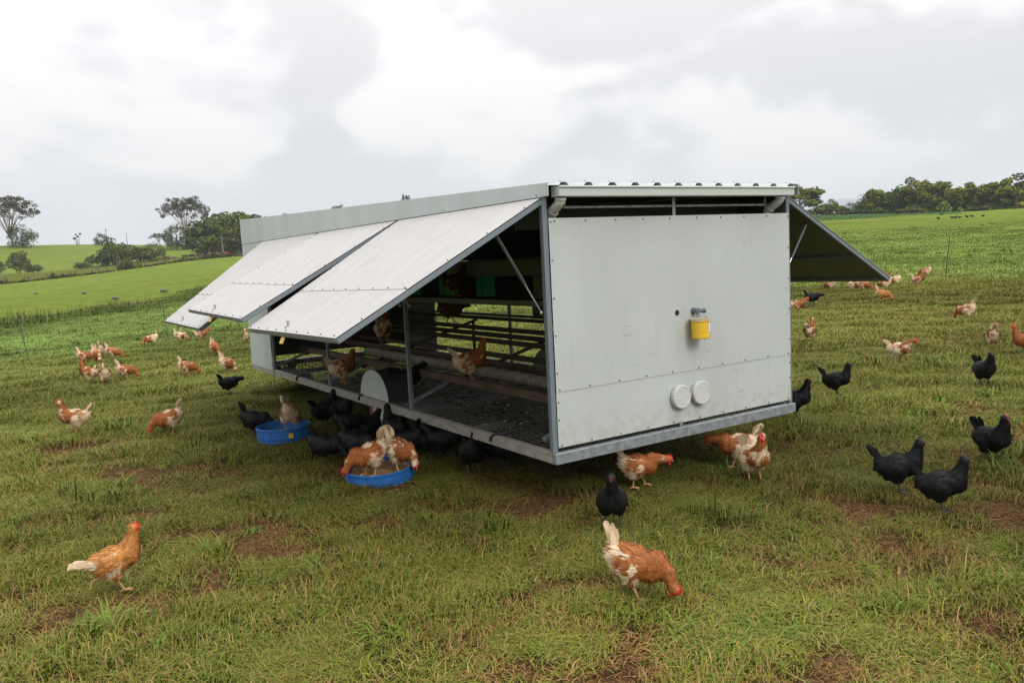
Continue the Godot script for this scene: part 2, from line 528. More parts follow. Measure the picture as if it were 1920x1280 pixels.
func ground() -> void:
	var radii := PackedFloat32Array([0.0])
	var r := 0.6
	while r < 1600.0:
		radii.append(r)
		r *= 1.03 if r < 60.0 else 1.045
	var angs := PackedFloat32Array()
	var a := -180.0
	while a < 179.99:
		angs.append(a)
		a += 0.75 if a > -46.0 and a < 46.0 else 4.0
	var na := angs.size()
	var v := PackedVector3Array()
	var c := PackedColorArray()
	for i in radii.size():
		for j in na:
			var t := deg_to_rad(angs[j])
			var x := radii[i] * sin(t)
			var z := -radii[i] * cos(t)
			v.append(Vector3(x, terr(x, z) + bumps(x, z, radii[i]), z))
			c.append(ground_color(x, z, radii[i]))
	var idx := PackedInt32Array()
	var n := PackedVector3Array()
	n.resize(v.size())
	for i in radii.size() - 1:
		for j in na:
			var j2 := (j + 1) % na
			var p := i * na + j
			var q := i * na + j2
			var s := (i + 1) * na + j
			var u := (i + 1) * na + j2
			# clockwise seen from above
			for t in [[p, s, u], [p, u, q]]:
				var m := (v[t[2]] - v[t[0]]).cross(v[t[1]] - v[t[0]])
				var t1: int = t[1]
				var t2: int = t[2]
				if m.y < 0:
					m = -m
					t1 = t[2]
					t2 = t[1]
				idx.append(t[0]); idx.append(t1); idx.append(t2)
				for k in t: n[k] += m
	for i in n.size():
		n[i] = n[i].normalized() if n[i].length() > 1e-9 else Vector3.UP
	var arr := []
	arr.resize(Mesh.ARRAY_MAX)
	arr[Mesh.ARRAY_VERTEX] = v
	arr[Mesh.ARRAY_NORMAL] = n
	arr[Mesh.ARRAY_COLOR] = c
	arr[Mesh.ARRAY_INDEX] = idx
	var me := ArrayMesh.new()
	me.add_surface_from_arrays(Mesh.PRIMITIVE_TRIANGLES, arr)
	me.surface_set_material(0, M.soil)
	tag(top_mesh("ground", me), "rolling green pasture with worn brown patches and far paddocks", "ground", "", "structure")
	# a far ridge on the right horizon
	var ridge := MB.new()
	var pts: Array = []
	for i in 41:
		var u := i / 40.0
		var hgt := 270.0 + 75.0 * exp(-pow((u - 0.36) / 0.10, 2.0)) + 60.0 * exp(-pow((u - 0.80) / 0.12, 2.0)) + 26.0 * nz.get_noise_1d(u * 900.0)
		pts.append(Vector3(1900.0 + u * 2600.0, hgt, -7300.0 + u * 1200.0))
	for i in 40:
		var p0: Vector3 = pts[i]
		var p1: Vector3 = pts[i + 1]
		var f0 := Vector3(p0.x - 400, 0, p0.z + 700)
		var f1 := Vector3(p1.x - 400, 0, p1.z + 700)
		var b0 := Vector3(p0.x + 400, 0, p0.z - 700)
		var b1 := Vector3(p1.x + 400, 0, p1.z - 700)
		ridge.quad(f0, f1, p1, p0, Vector3(0, 0.6, 0.8))
		ridge.quad(b0, b1, p1, p0, Vector3(0, 0.6, -0.8))
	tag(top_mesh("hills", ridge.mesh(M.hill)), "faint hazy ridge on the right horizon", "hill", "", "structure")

# ---------------------------------------------------------------- grass
func blade(mb: MB, at: Vector3, dir: Vector3, len_: float, rise: float, w: float, col: Color) -> void:
	var side := dir.cross(Vector3.UP).normalized() * w * 0.5
	var mid := at + dir * len_ * 0.42 + Vector3.UP * rise * 0.72
	var tip := at + dir * len_ + Vector3.UP * rise * (0.75 + 0.25 * (1.0 - len_ / (len_ + rise)))
	var n1 := (Vector3.UP * 0.8 - dir * 0.35).normalized()
	var n2 := (Vector3.UP + dir * 0.2).normalized()
	mb.tri(at - side, at + side, mid + side * 0.8, n1, n1, n2, col, col, col)
	mb.tri(at - side, mid + side * 0.8, mid - side * 0.8, n1, n2, n2, col, col, col)
	mb.tri(mid - side * 0.8, mid + side * 0.8, tip, n2, n2, n2, col, col, col)

func tile(kind: int, count: int, rad: float, tall: float, w: float) -> ArrayMesh:
	var mb := MB.new()
	for i in count:
		var a := rng.randf() * TAU
		var r := sqrt(rng.randf()) * rad
		var at := Vector3(cos(a) * r, -0.006, sin(a) * r)
		var b := rng.randf() * TAU
		var dir := Vector3(cos(b), 0, sin(b))
		var h := tall * rng.randf_range(0.35, 1.0)
		var ln := h * rng.randf_range(0.6, 2.3)
		var j := rng.randf_range(0.7, 1.3)
		var t := rng.randf()
		var c: Vector3
		match kind:
			0: c = Vector3(0.126, 0.164, 0.034) if t < 0.70 else (Vector3(0.18, 0.178, 0.04) if t < 0.9 else Vector3(0.27, 0.19, 0.09))
			1: c = Vector3(0.148, 0.155, 0.037) if t < 0.55 else (Vector3(0.18, 0.155, 0.045) if t < 0.8 else Vector3(0.26, 0.155, 0.07))
			2:
				c = Vector3(0.155, 0.086, 0.04) if t < 0.55 else (Vector3(0.25, 0.15, 0.07) if t < 0.8 else Vector3(0.115, 0.118, 0.028))
				h *= 0.45
				ln = tall * rng.randf_range(0.8, 2.0)
			3: c = Vector3(0.165, 0.245, 0.06) if t < 0.7 else Vector3(0.225, 0.285, 0.08)
			_: c = Vector3(0.115, 0.162, 0.036) if t < 0.75 else Vector3(0.17, 0.175, 0.052)
		if kind == 5:
			c = Vector3(0.095, 0.16, 0.034) if t < 0.8 else Vector3(0.16, 0.19, 0.05)
			ln = h * rng.randf_range(1.1, 1.9)
		if kind == 4 and t > 0.955:
			c = Vector3(0.27, 0.21, 0.09)
			h = tall * rng.randf_range(1.3, 2.0)
			ln = h * 0.25
		c *= j
		blade(mb, at, dir, ln, h, w * rng.randf_range(0.7, 1.3), lin(c.x, c.y, c.z))
	return mb.mesh(M.grass)

func field(called: String, label: String, me: Mesh, where: Array, tints: Array) -> void:
	if where.is_empty(): return
	var mm := MultiMesh.new()
	mm.transform_format = MultiMesh.TRANSFORM_3D
	mm.use_colors = true
	mm.mesh = me
	mm.instance_count = where.size()
	for i in where.size():
		mm.set_instance_transform(i, where[i])
		mm.set_instance_color(i, tints[i])
	var o := MultiMeshInstance3D.new()
	o.name = numbered(called)
	o.multimesh = mm
	add_child(o)
	tag(o, label, "grass", "", "stuff")

func pasture() -> void:
	# [from, to, per square metre, scale]
	var bands := [[1.2, 7.0, 210.0, 1.0], [7.0, 13.0, 130.0, 1.15], [13.0, 24.0, 55.0, 1.6], [24.0, 42.0, 26.0, 1.9], [42.0, 78.0, 11.0, 2.3]]
	var meshes: Array = []
	var where: Array = []
	var tints: Array = []
	for k in 6:
		for q in 3:
			var spec: Array = [[64, 0.13, 0.060, 0.0040], [60, 0.13, 0.054, 0.0038], [50, 0.13, 0.042, 0.0036], [52, 0.125, 0.055, 0.0055], [44, 0.10, 0.115, 0.0065], [15, 0.06, 0.05, 0.016]][k]
			meshes.append(tile(k, spec[0], spec[1], spec[2], spec[3]))
			where.append([])
			tints.append([])
	for bd in bands:
		var half := deg_to_rad(58.0 if bd[0] < 5.0 else 50.0)
		var area: float = half * (bd[1] * bd[1] - bd[0] * bd[0])
		for i in int(area * bd[2]):
			var r := sqrt(rng.randf_range(bd[0] * bd[0], bd[1] * bd[1]))
			var a := rng.randf_range(-half, half)
			var x := r * sin(a)
			var z := -r * cos(a)
			var b := bare(x, z)
			var l := lush(x, z)
			var u := rng.randf()
			var kind := 0
			if l > u: kind = 3
			elif b > 0.55 + rng.randf() * 0.3:
				kind = 2
				if rng.randf() < 0.25: continue
			elif b > rng.randf() * 0.5 - 0.03: kind = 1
			var s: float = bd[3] * rng.randf_range(0.75, 1.3)
			if x < -21.0 and z < -20.0: continue
			if r > 50.0 and rng.randf() < (r - 50.0) / 28.0: continue
			var hs: float = (1.0 + (s - 1.0) * 0.4) * (0.55 + 1.0 * smoothstep(-0.45, 0.5, nz2.get_noise_2d(x * 95.0, z * 95.0) + rng.randf_range(-0.15, 0.15)))
			var tn := nz2.get_noise_2d(x * 14.0 + 50.0, z * 14.0)
			var tg := 0.5 + 0.5 * nz.get_noise_2d(x * 3.0 - 70.0, z * 3.0)
			if kind <= 1 and r < 13.0 and rng.randf() < 0.006 + 0.07 * smoothstep(0.22, 0.5, nz2.get_noise_2d(x * 55.0 + 7.0, z * 55.0)): kind = 4
			if kind <= 1 and r < 16.0 and rng.randf() < 0.01 + 0.09 * smoothstep(0.1, 0.5, nz2.get_noise_2d(x * 38.0 - 60.0, z * 38.0)): kind = 5
			if kind == 3 and r < 40.0 and rng.randf() < 0.03: kind = 4
			var y := terr(x, z) + bumps(x, z, r)
			var ba := Basis(Vector3.UP, rng.randf() * TAU).scaled(Vector3(s, hs, s))
			var slot := kind * 3 + rng.randi() % 3
			where[slot].append(Transform3D(ba, Vector3(x, y, z)))
			var k := clampf(0.93 + 0.14 * smoothstep(7.0, 14.0, r) + tn * 0.55 + rng.randf_range(-0.1, 0.1), 0.6, 1.3)
			tints[slot].append(lin(k * (0.9 + 0.25 * tg), k, k * 0.95))
	# rank grass along the old ditch on the left
	for i in 5200:
		var z := rng.randf_range(-95.0, -22.0)
		var off := rng.randfn() * 1.7
		var x := -22.0 + off + nz.get_noise_2d(0.0, z * 8.0) * 3.0
		var y := terr(x, z)
		var s := rng.randf_range(1.6, 3.2)
		var hs := rng.randf_range(2.0, 4.6) * 0.75 * exp(-off * off / 6.0) * (0.6 + 0.8 * clampf(nz2.get_noise_2d(x * 12.0, z * 12.0) + 0.5, 0, 1)) + 0.6
		var slot := 12 + rng.randi() % 3 if rng.randf() < 0.6 else 9 + rng.randi() % 3
		where[slot].append(Transform3D(Basis(Vector3.UP, rng.randf() * TAU).scaled(Vector3(s, hs, s)), Vector3(x, y, z)))
		var k := rng.randf_range(0.7, 1.1)
		tints[slot].append(lin(k * 0.9, k, k * 0.9))
	# the same unmown growth before the tree line on the right
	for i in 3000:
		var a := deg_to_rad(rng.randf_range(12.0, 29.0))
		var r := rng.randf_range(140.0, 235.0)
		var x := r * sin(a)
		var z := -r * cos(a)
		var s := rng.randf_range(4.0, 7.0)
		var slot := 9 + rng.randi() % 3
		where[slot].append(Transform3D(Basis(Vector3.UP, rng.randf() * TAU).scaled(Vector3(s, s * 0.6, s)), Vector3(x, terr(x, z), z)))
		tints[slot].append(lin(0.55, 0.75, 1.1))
	var words := ["fine short green pasture grass", "yellowing trodden pasture grass", "brown flattened thatch on the worn patches", "lush grass of the ungrazed field", "taller tussock grass", "broad leaved weeds among the short grass"]
	var extra := [", narrow blades", ", mixed blades", ", bent blades"]
	for k in 6:
		for q in 3:
			field(["grass", "trodden_grass", "dry_thatch", "lush_grass", "tussock_grass", "pasture_weeds"][k], words[k] + extra[q], meshes[k * 3 + q], where[k * 3 + q], tints[k * 3 + q])

# the end wall's paint: clouded, with run marks under the screws and mud thrown up along the foot
func wall_material() -> StandardMaterial3D:
	var n := 768
	var span := 2.6
	var im := Image.create_empty(n, n, false, Image.FORMAT_RGB8)
	var g := FastNoiseLite.new()
	g.seed = 61
	g.frequency = 1.0
	g.fractal_octaves = 4
	var runs: Array = []
	var rr := RandomNumberGenerator.new()
	rr.seed = 9
	for i in 34: runs.append([rr.randf_range(0.05, 2.42), rr.randf_range(0.75, 1.98), rr.randf_range(0.08, 0.5), rr.randf_range(0.006, 0.018), rr.randf_range(0.01, 0.045)])
	for j in n:
		var y := span * (1.0 - (j + 0.5) / n)
		for i in n:
			var x := span * (i + 0.5) / n
			var k := 1.0 + 0.04 * g.get_noise_2d(x * 1.1, y * 0.8) + 0.008 * g.get_noise_2d(x * 14.0, y * 0.9) + 0.012 * g.get_noise_2d(x * 40.0, y * 40.0)
			var c := Vector3(0.95, 0.955, 0.955) * k
			var foot := smoothstep(0.72, 0.44, y)
			var mud := clampf(foot * (0.25 + 1.3 * g.get_noise_2d(x * 9.0, y * 9.0)) + 0.5 * foot * smoothstep(0.32, 0.5, g.get_noise_2d(x * 60.0, y * 60.0)), 0, 1)
			c = c.lerp(Vector3(0.74, 0.68, 0.58), mud * 0.28)
			var scuff := smoothstep(0.40, 0.5, g.get_noise_2d(x * 3.0 + y * 6.0, y * 22.0 - x * 3.0)) * smoothstep(0.1, 0.4, g.get_noise_2d(x * 2.0 + 8.0, y * 2.0))
			c = c.lerp(Vector3(0.80, 0.81, 0.80), scuff * 0.5)
			im.set_pixel(i, j, Color(clampf(c.x, 0, 1), clampf(c.y, 0, 1), clampf(c.z, 0, 1)))
	for q in runs:
		var x0 := int(q[0] / span * n)
		var w := maxi(1, int(q[3] / span * n))
		for dy in int(q[2] / span * n):
			var j := int((1.0 - q[1] / span) * n) + dy
			if j < 0 or j >= n: continue
			var f: float = q[4] * (1.0 - dy / (q[2] / span * n))
			for dx in range(-w, w + 1):
				var i := clampi(x0 + dx, 0, n - 1)
				var c := im.get_pixel(i, j)
				im.set_pixel(i, j, c.darkened(f * (1.0 - absf(dx) / (w + 1.0))))
	# the yellow tub's reflection beside it, painted into the wall colour
	for j in n:
		for i in n:
			var p := Vector2((i + 0.5) / n * span, span * (1.0 - (j + 0.5) / n))
			var d := smoothstep(1.0, 0.0, Vector2((p.x - 1.275) / 0.06, (p.y - 1.14) / 0.13).length())
			if d > 0.0: im.set_pixel(i, j, im.get_pixel(i, j).lerp(Color(0.86, 0.78, 0.55), d * 0.55))
	var m := mat(lin(0.485, 0.517, 0.512), 0.42)
	m.albedo_texture = ImageTexture.create_from_image(im)
	tri_map(m, Vector3(1.0 / span, 1.0 / span, 1.0 / span))
	m.uv1_triplanar_sharpness = 8.0
	return m

# ---------------------------------------------------------------- trees
func leaf_quad(mb: MB, at: Vector3, out_: Vector3, s: float, c: Color) -> void:
	var d := Vector3(rng.randfn(), rng.randfn(), rng.randfn()).normalized()
	var e := d.cross(Vector3(rng.randfn(), rng.randfn(), rng.randfn())).normalized()
	var f := d.cross(e)
	var n := (out_ * 0.8 + Vector3.UP * 0.45 + d * 0.35).normalized()
	mb.tri(at - e * s, at + f * s * 0.6, at + e * s, n, n, n, c, c, c)
	mb.tri(at - e * s, at + e * s, at - f * s * 0.6, n, n, n, c, c, c)

# unit tree: one metre tall and about one metre across
func make_tree(kind: String, variant: int) -> Array:
	rng.seed = 900 + variant * 37 + kind.length() * 11 + kind.unicode_at(0)
	var wood := MB.new()
	var crown := MB.new()
	var lobes: Array = []   # [centre, radius]
	var tone := Vector3(0.055, 0.075, 0.02)
	var leaves := 2600
	var ls := 0.024
	var hollow := 0.55
	match kind:
		"gum":
			tone = Vector3(0.062, 0.066, 0.032)
			ls = 0.016
			leaves = 6000
			hollow = 0.2
			ls = 0.0125
			var lean := rng.randf_range(-0.05, 0.05)
			wood.tube([Vector3(0, -0.02, 0), Vector3(0.01, 0.12, 0), Vector3(lean * 0.3, 0.24, 0.01)], [0.018, 0.014, 0.012], 7)
			for i in 24:
				var a := TAU * i * 0.381966 + rng.randf_range(-0.3, 0.3)
				var rr := 0.46 * sqrt((i + 0.6) / 24.0) * rng.randf_range(0.85, 1.05)
				var top := Vector3(cos(a) * rr + lean, 0.50 + 0.44 * sqrt(maxf(0.02, 1.0 - pow(rr / 0.5, 2.0))) - rng.randf() * 0.07, sin(a) * rr)
				var mid := Vector3(top.x * 0.42, 0.24 + (top.y - 0.24) * 0.55, top.z * 0.42)
				wood.tube([Vector3(lean * 0.3, 0.18 + 0.05 * rng.randf(), 0.0), mid, top], [0.0065, 0.0045, 0.0018], 5)
				lobes.append([top, rng.randf_range(0.05, 0.085)])
				for q in 4:
					var o := Vector3(rng.randf_range(-0.11, 0.11), rng.randf_range(-0.17, 0.03), rng.randf_range(-0.11, 0.11))
					wood.tube([mid.lerp(top, 0.5), top + o], [0.003, 0.0012], 4)
					lobes.append([top + o, rng.randf_range(0.035, 0.065)])
		"round":
			tone = Vector3(0.07, 0.096, 0.024)
			wood.tube([Vector3(0, -0.02, 0), Vector3(0, 0.3, 0), Vector3(0.02, 0.6, 0.01)], [0.03, 0.025, 0.01], 6)
			for i in 10: lobes.append([Vector3(rng.randf_range(-0.35, 0.35), rng.randf_range(0.05, 0.2), rng.randf_range(-0.35, 0.35)), rng.randf_range(0.1, 0.16)])
			for i in 34:
				var d := Vector3(rng.randfn(), rng.randfn() * 0.8, rng.randfn()).normalized()
				lobes.append([Vector3(0, 0.50, 0) + d * Vector3(0.36, 0.38, 0.36) * rng.randf_range(0.7, 1.0), rng.randf_range(0.11, 0.17)])
		"mass":
			tone = Vector3(0.082, 0.108, 0.024)
			leaves = 5600
			ls = 0.029
			wood.tube([Vector3(0, -0.02, 0), Vector3(0, 0.3, 0)], [0.06, 0.04], 6)
			for i in 46:
				var d := Vector3(rng.randfn(), rng.randfn(), rng.randfn()).normalized()
				lobes.append([Vector3(0, 0.48, 0) + d * Vector3(0.42, 0.40, 0.42) * rng.randf_range(0.75, 1.0), rng.randf_range(0.09, 0.16)])
		"light":
			tone = Vector3(0.125, 0.158, 0.03)
			leaves = 5200
			ls = 0.031
			hollow = 0.3
			wood.tube([Vector3(0, -0.02, 0), Vector3(0.015, 0.25, 0), Vector3(0, 0.45, 0.01)], [0.020, 0.016, 0.012], 6)
			for i in 12: lobes.append([Vector3(rng.randf_range(-0.4, 0.4), rng.randf_range(0.03, 0.22), rng.randf_range(-0.4, 0.4)), rng.randf_range(0.08, 0.15)])
			for i in 30:
				var d := Vector3(rng.randfn(), rng.randf_range(-0.95, 1.0), rng.randfn()).normalized()
				var c := Vector3(0, 0.52, 0) + d * Vector3(0.42, 0.40, 0.42) * rng.randf_range(0.6, 1.0)
				lobes.append([c, rng.randf_range(0.08, 0.14)])
				wood.tube([Vector3(0, rng.randf_range(0.15, 0.45), 0), c], [0.008, 0.003], 4)
		"sparse":
			tone = Vector3(0.05, 0.056, 0.025)
			leaves = 500
			ls = 0.03
			hollow = 0.1
			for i in 5:
				var c := Vector3(rng.randf_range(-0.4, 0.4), rng.randf_range(0.5, 0.92), rng.randf_range(-0.4, 0.4))
				wood.tube([Vector3(c.x * 0.4, -0.02, c.z * 0.4), Vector3(c.x * 0.6, 0.4, c.z * 0.6), c], [0.02, 0.015, 0.006], 5)
				lobes.append([c, rng.randf_range(0.08, 0.13)])
		_:
			tone = Vector3(0.085, 0.105, 0.036)
			leaves = 1900
			ls = 0.032
			wood.tube([Vector3(0, -0.04, 0), Vector3(0.03, 0.4, 0)], [0.03, 0.015], 5)
			wood.tube([Vector3(0.05, -0.04, 0.05), Vector3(0.2, 0.4, 0.1)], [0.02, 0.01], 5)
			for i in 20:
				var d := Vector3(rng.randfn(), absf(rng.randfn()) * 0.9, rng.randfn()).normalized()
				lobes.append([Vector3(0, 0.28, 0) + d * Vector3(0.36, 0.5, 0.36) * rng.randf_range(0.6, 1.0), rng.randf_range(0.13, 0.2)])
	var per := leaves / lobes.size()
	for l in lobes:
		var k := rng.randf_range(0.8, 1.25)
		var yl := rng.randf_range(-0.1, 0.25)
		for i in per:
			var d := Vector3(rng.randfn(), rng.randfn(), rng.randfn()).normalized()
			var rr := pow(rng.randf(), 1.0 / 3.0)
			rr = lerpf(rr, 1.0, hollow)
			var at: Vector3 = l[0] + d * l[1] * rr * Vector3(1, 0.8, 1)
			if at.y < 0.0: at.y = rng.randf() * 0.1
			var j := k * rng.randf_range(0.7, 1.35)
			var out_ := ((at - Vector3(0, 0.45, 0)).normalized() * 0.5 + d * 0.6).normalized()
			leaf_quad(crown, at, out_, ls * rng.randf_range(0.7, 1.4), lin(tone.x * j * (1.0 + yl), tone.y * j, tone.z * j * (1.0 - yl)))
	return [wood.mesh(M.pale_bark if kind == "gum" else M.bark), crown.mesh(M.leaf)]

func trees() -> void:
	var made := {}
	var rows := [
		["gum", -206.8, 16.73, -342.4, 20.2, 23.4, "tall open crowned gum tree on the crest at the left picture edge"],
		["round", -202.5, 16.51, -342.7, 8.7, 8.9, "dense dark tree under the tall gum at the left edge"],
		["sparse", -197.1, 17.77, -376.5, 5.3, 4.4, "small spindly tree alone on the left skyline"],
		["round", -184.1, 16.89, -372.0, 4.9, 5.3, "small round tree beside a power pole on the skyline"],
		["round", -126.5, 5.78, -263.2, 8.1, 6.2, "tallest round tree of the hedge clump in the left valley"],
		["bush", -129.0, 5.47, -259.7, 4.4, 6.1, "low dark bush at the left end of the hedge clump"],
		["bush", -124.8, 6.25, -268.4, 5.2, 7.0, "broad grey green bush in the middle of the hedge clump"],
		["bush", -120.5, 6.23, -268.2, 4.0, 6.0, "dark low bush right of the middle of the hedge clump"],
		["round", -117.2, 6.45, -270.7, 5.9, 6.4, "rounded tree at the right end of the hedge clump"],
		["gum", -164.2, 16.15, -386.6, 5.3, 7.6, "small gum tree on the skyline left of the big gum"],
		["round", -160.4, 15.99, -388.2, 4.3, 3.5, "small dark skyline tree touching the big gum's left neighbour"],
		["gum", -135.5, 12.58, -346.5, 20.5, 19.0, "big umbrella crowned gum with pale bare limbs on the hill"],
		["round", -136.4, 12.06, -338.6, 10.5, 8.4, "dense dark tree under the left of the umbrella gum"],
		["round", -132.3, 12.37, -345.6, 8.5, 5.0, "dark tree under the right of the umbrella gum"],
		["mass", -102.6, 7.22, -281.9, 12.7, 9.9, "massive dark green tree behind the power pole with crossarm"],
		["mass", -100.9, 7.87, -293.1, 14.6, 11.1, "tallest dark green tree left of the coop roof"],
		["mass", -97.9, 8.38, -302.6, 14.2, 11.1, "dark green tree half hidden by the coop fascia"],
		["mass", -93.2, 9.20, -316.6, 13.5, 11.6, "dark green tree hidden mostly by the coop fascia"],
		["bush", -144.7, 4.06, -242.1, 5.6, 4.1, "grey scrubby bush on the slope at lower left"],
		["bush", -142.8, 4.30, -245.5, 2.4, 3.2, "small scrubby bush right of the grey bush on the slope"],
		["bush", -148.2, 3.85, -237.6, 3.8, 2.5, "dark bush cut off by the left picture edge"],
		["bush", -130.4, 4.59, -250.0, 2.1, 3.6, "low grey shrub alone on the left slope"],
		["gum", -85.2, 9.30, -318.8, 13.3, 5.4, "treetop just showing over the roof, leftmost of three"],
		["gum", -68.8, 10.65, -338.1, 15.4, 6.6, "treetop just showing over the roof, middle of three"],
		["gum", -41.7, 11.39, -347.5, 17.9, 5.9, "treetop just showing over the roof, rightmost of three"],
		["light", 88.7, 9.47, -246.5, 9.4, 8.7, "bright leafed tree rising behind the roof corner"],
		["bush", 93.9, 9.30, -246.7, 3.6, 5.5, "low dark tree right of the bright leafed tree"],
		["light", 106.8, 8.97, -269.6, 5.9, 4.6, "dull green tree in the gap below the distant hill"],
		["bush", 95.1, 8.79, -231.2, 1.4, 1.8, "small round shrub standing before the tree line"],
		["round", 107.3, 8.85, -253.2, 4.6, 5.3, "dark tree left of the tall row"],
		["round", 108.5, 8.67, -245.1, 6.2, 6.7, "sloping dark tree at the left of the tall row"],
		["light", 110.6, 8.47, -239.7, 8.2, 6.9, "leafy tree with a gap of sky at its right, in the tall row"],
		["round", 114.1, 8.24, -235.9, 8.5, 6.8, "broad dark tree in the tall row, left of the twin crowns"],
		["light", 116.2, 8.03, -230.3, 9.6, 6.3, "left twin of the tallest yellow green crowns"],
		["light", 119.3, 7.91, -228.8, 9.7, 6.0, "right twin of the tallest yellow green crowns"],
		["light", 121.8, 7.76, -225.1, 8.5, 5.9, "tree with a dark straight trunk in the tall row"],
		["light", 128.2, 7.72, -228.5, 7.7, 6.0, "low airy tree in the tall row, sky showing through"],
		["light", 131.3, 7.67, -226.7, 8.3, 6.2, "airy tree with sky holes, third from the right edge"],
		["light", 133.2, 7.62, -221.0, 7.7, 7.2, "wide tree with leaning trunk, second from the right edge"],
		["light", 135.4, 7.57, -214.9, 8.7, 7.8, "tallest tree cut off by the right picture edge"],
		["mass", 115.9, 8.50, -257.1, 5.7, 6.7, "dark filled undergrowth tree behind the left end of the tall row"],
		["mass", 121.8, 8.25, -256.6, 6.6, 6.7, "dark rounded tree filling the row behind the broad dark tree"],
		["mass", 128.0, 7.95, -249.1, 6.7, 7.1, "dark tree filling the gap under the twin crowns"],
		["mass", 136.0, 7.70, -247.1, 5.7, 6.8, "dark tree behind the straight dark trunk in the row"],
		["mass", 140.9, 7.60, -246.6, 4.9, 6.4, "dark tree behind the low airy tree in the row"],
		["mass", 142.7, 7.60, -240.9, 4.7, 6.9, "dark tree behind the leaning trunk at right"],
		["mass", 147.0, 7.60, -238.3, 5.2, 7.1, "dark tree between the two rightmost crowns"],
		["mass", 106.8, 8.96, -265.3, 4.3, 5.9, "dark tree low in the row just right of the hill gap"],
		["bush", 105.9, 7.78, -215.4, 1.8, 5.6, "low hedge bush below the twin crowns"],
		["bush", 98.5, 8.52, -227.6, 1.9, 6.5, "low bush below the dark sloping tree"],
		["bush", 123.7, 7.44, -212.6, 1.8, 4.7, "low bush under the airy tree at right"],
		["bush", 100.5, 6.05, -161.2, 0.8, 1.2, "small shrub alone on the right grass slope"],
	]
	var i := 0
	for t in rows:
		var kind: String = t[0]
		var key := "%s%d" % [kind, i % 3]
		if not made.has(key): made[key] = make_tree(kind, i % 3)
		rng.seed = 3000 + i
		var called: String = {"gum": "gum_tree", "round": "tree", "mass": "dense_tree", "light": "tree", "sparse": "small_tree", "bush": "bush"}[kind]
		var o := thing(called, t[6], "bush" if kind == "bush" else "tree", Vector3(t[1], t[2] - 0.1, t[3]), rng.randf() * TAU, "trees and bushes round the pasture")
		var wk: float = {"gum": 1.1, "round": 1.5, "mass": 1.6, "light": 1.75, "sparse": 1.1, "bush": 1.75}[kind]
		var hk := 1.65 if kind == "bush" and i < 22 else (1.22 if kind == "round" and i < 12 else 1.12)
		o.scale = Vector3(t[5] * wk, t[4] * hk, t[5] * wk)
		part_mesh(o, "trunk", made[key][0])
		part_mesh(o, "crown", made[key][1])
		i += 1

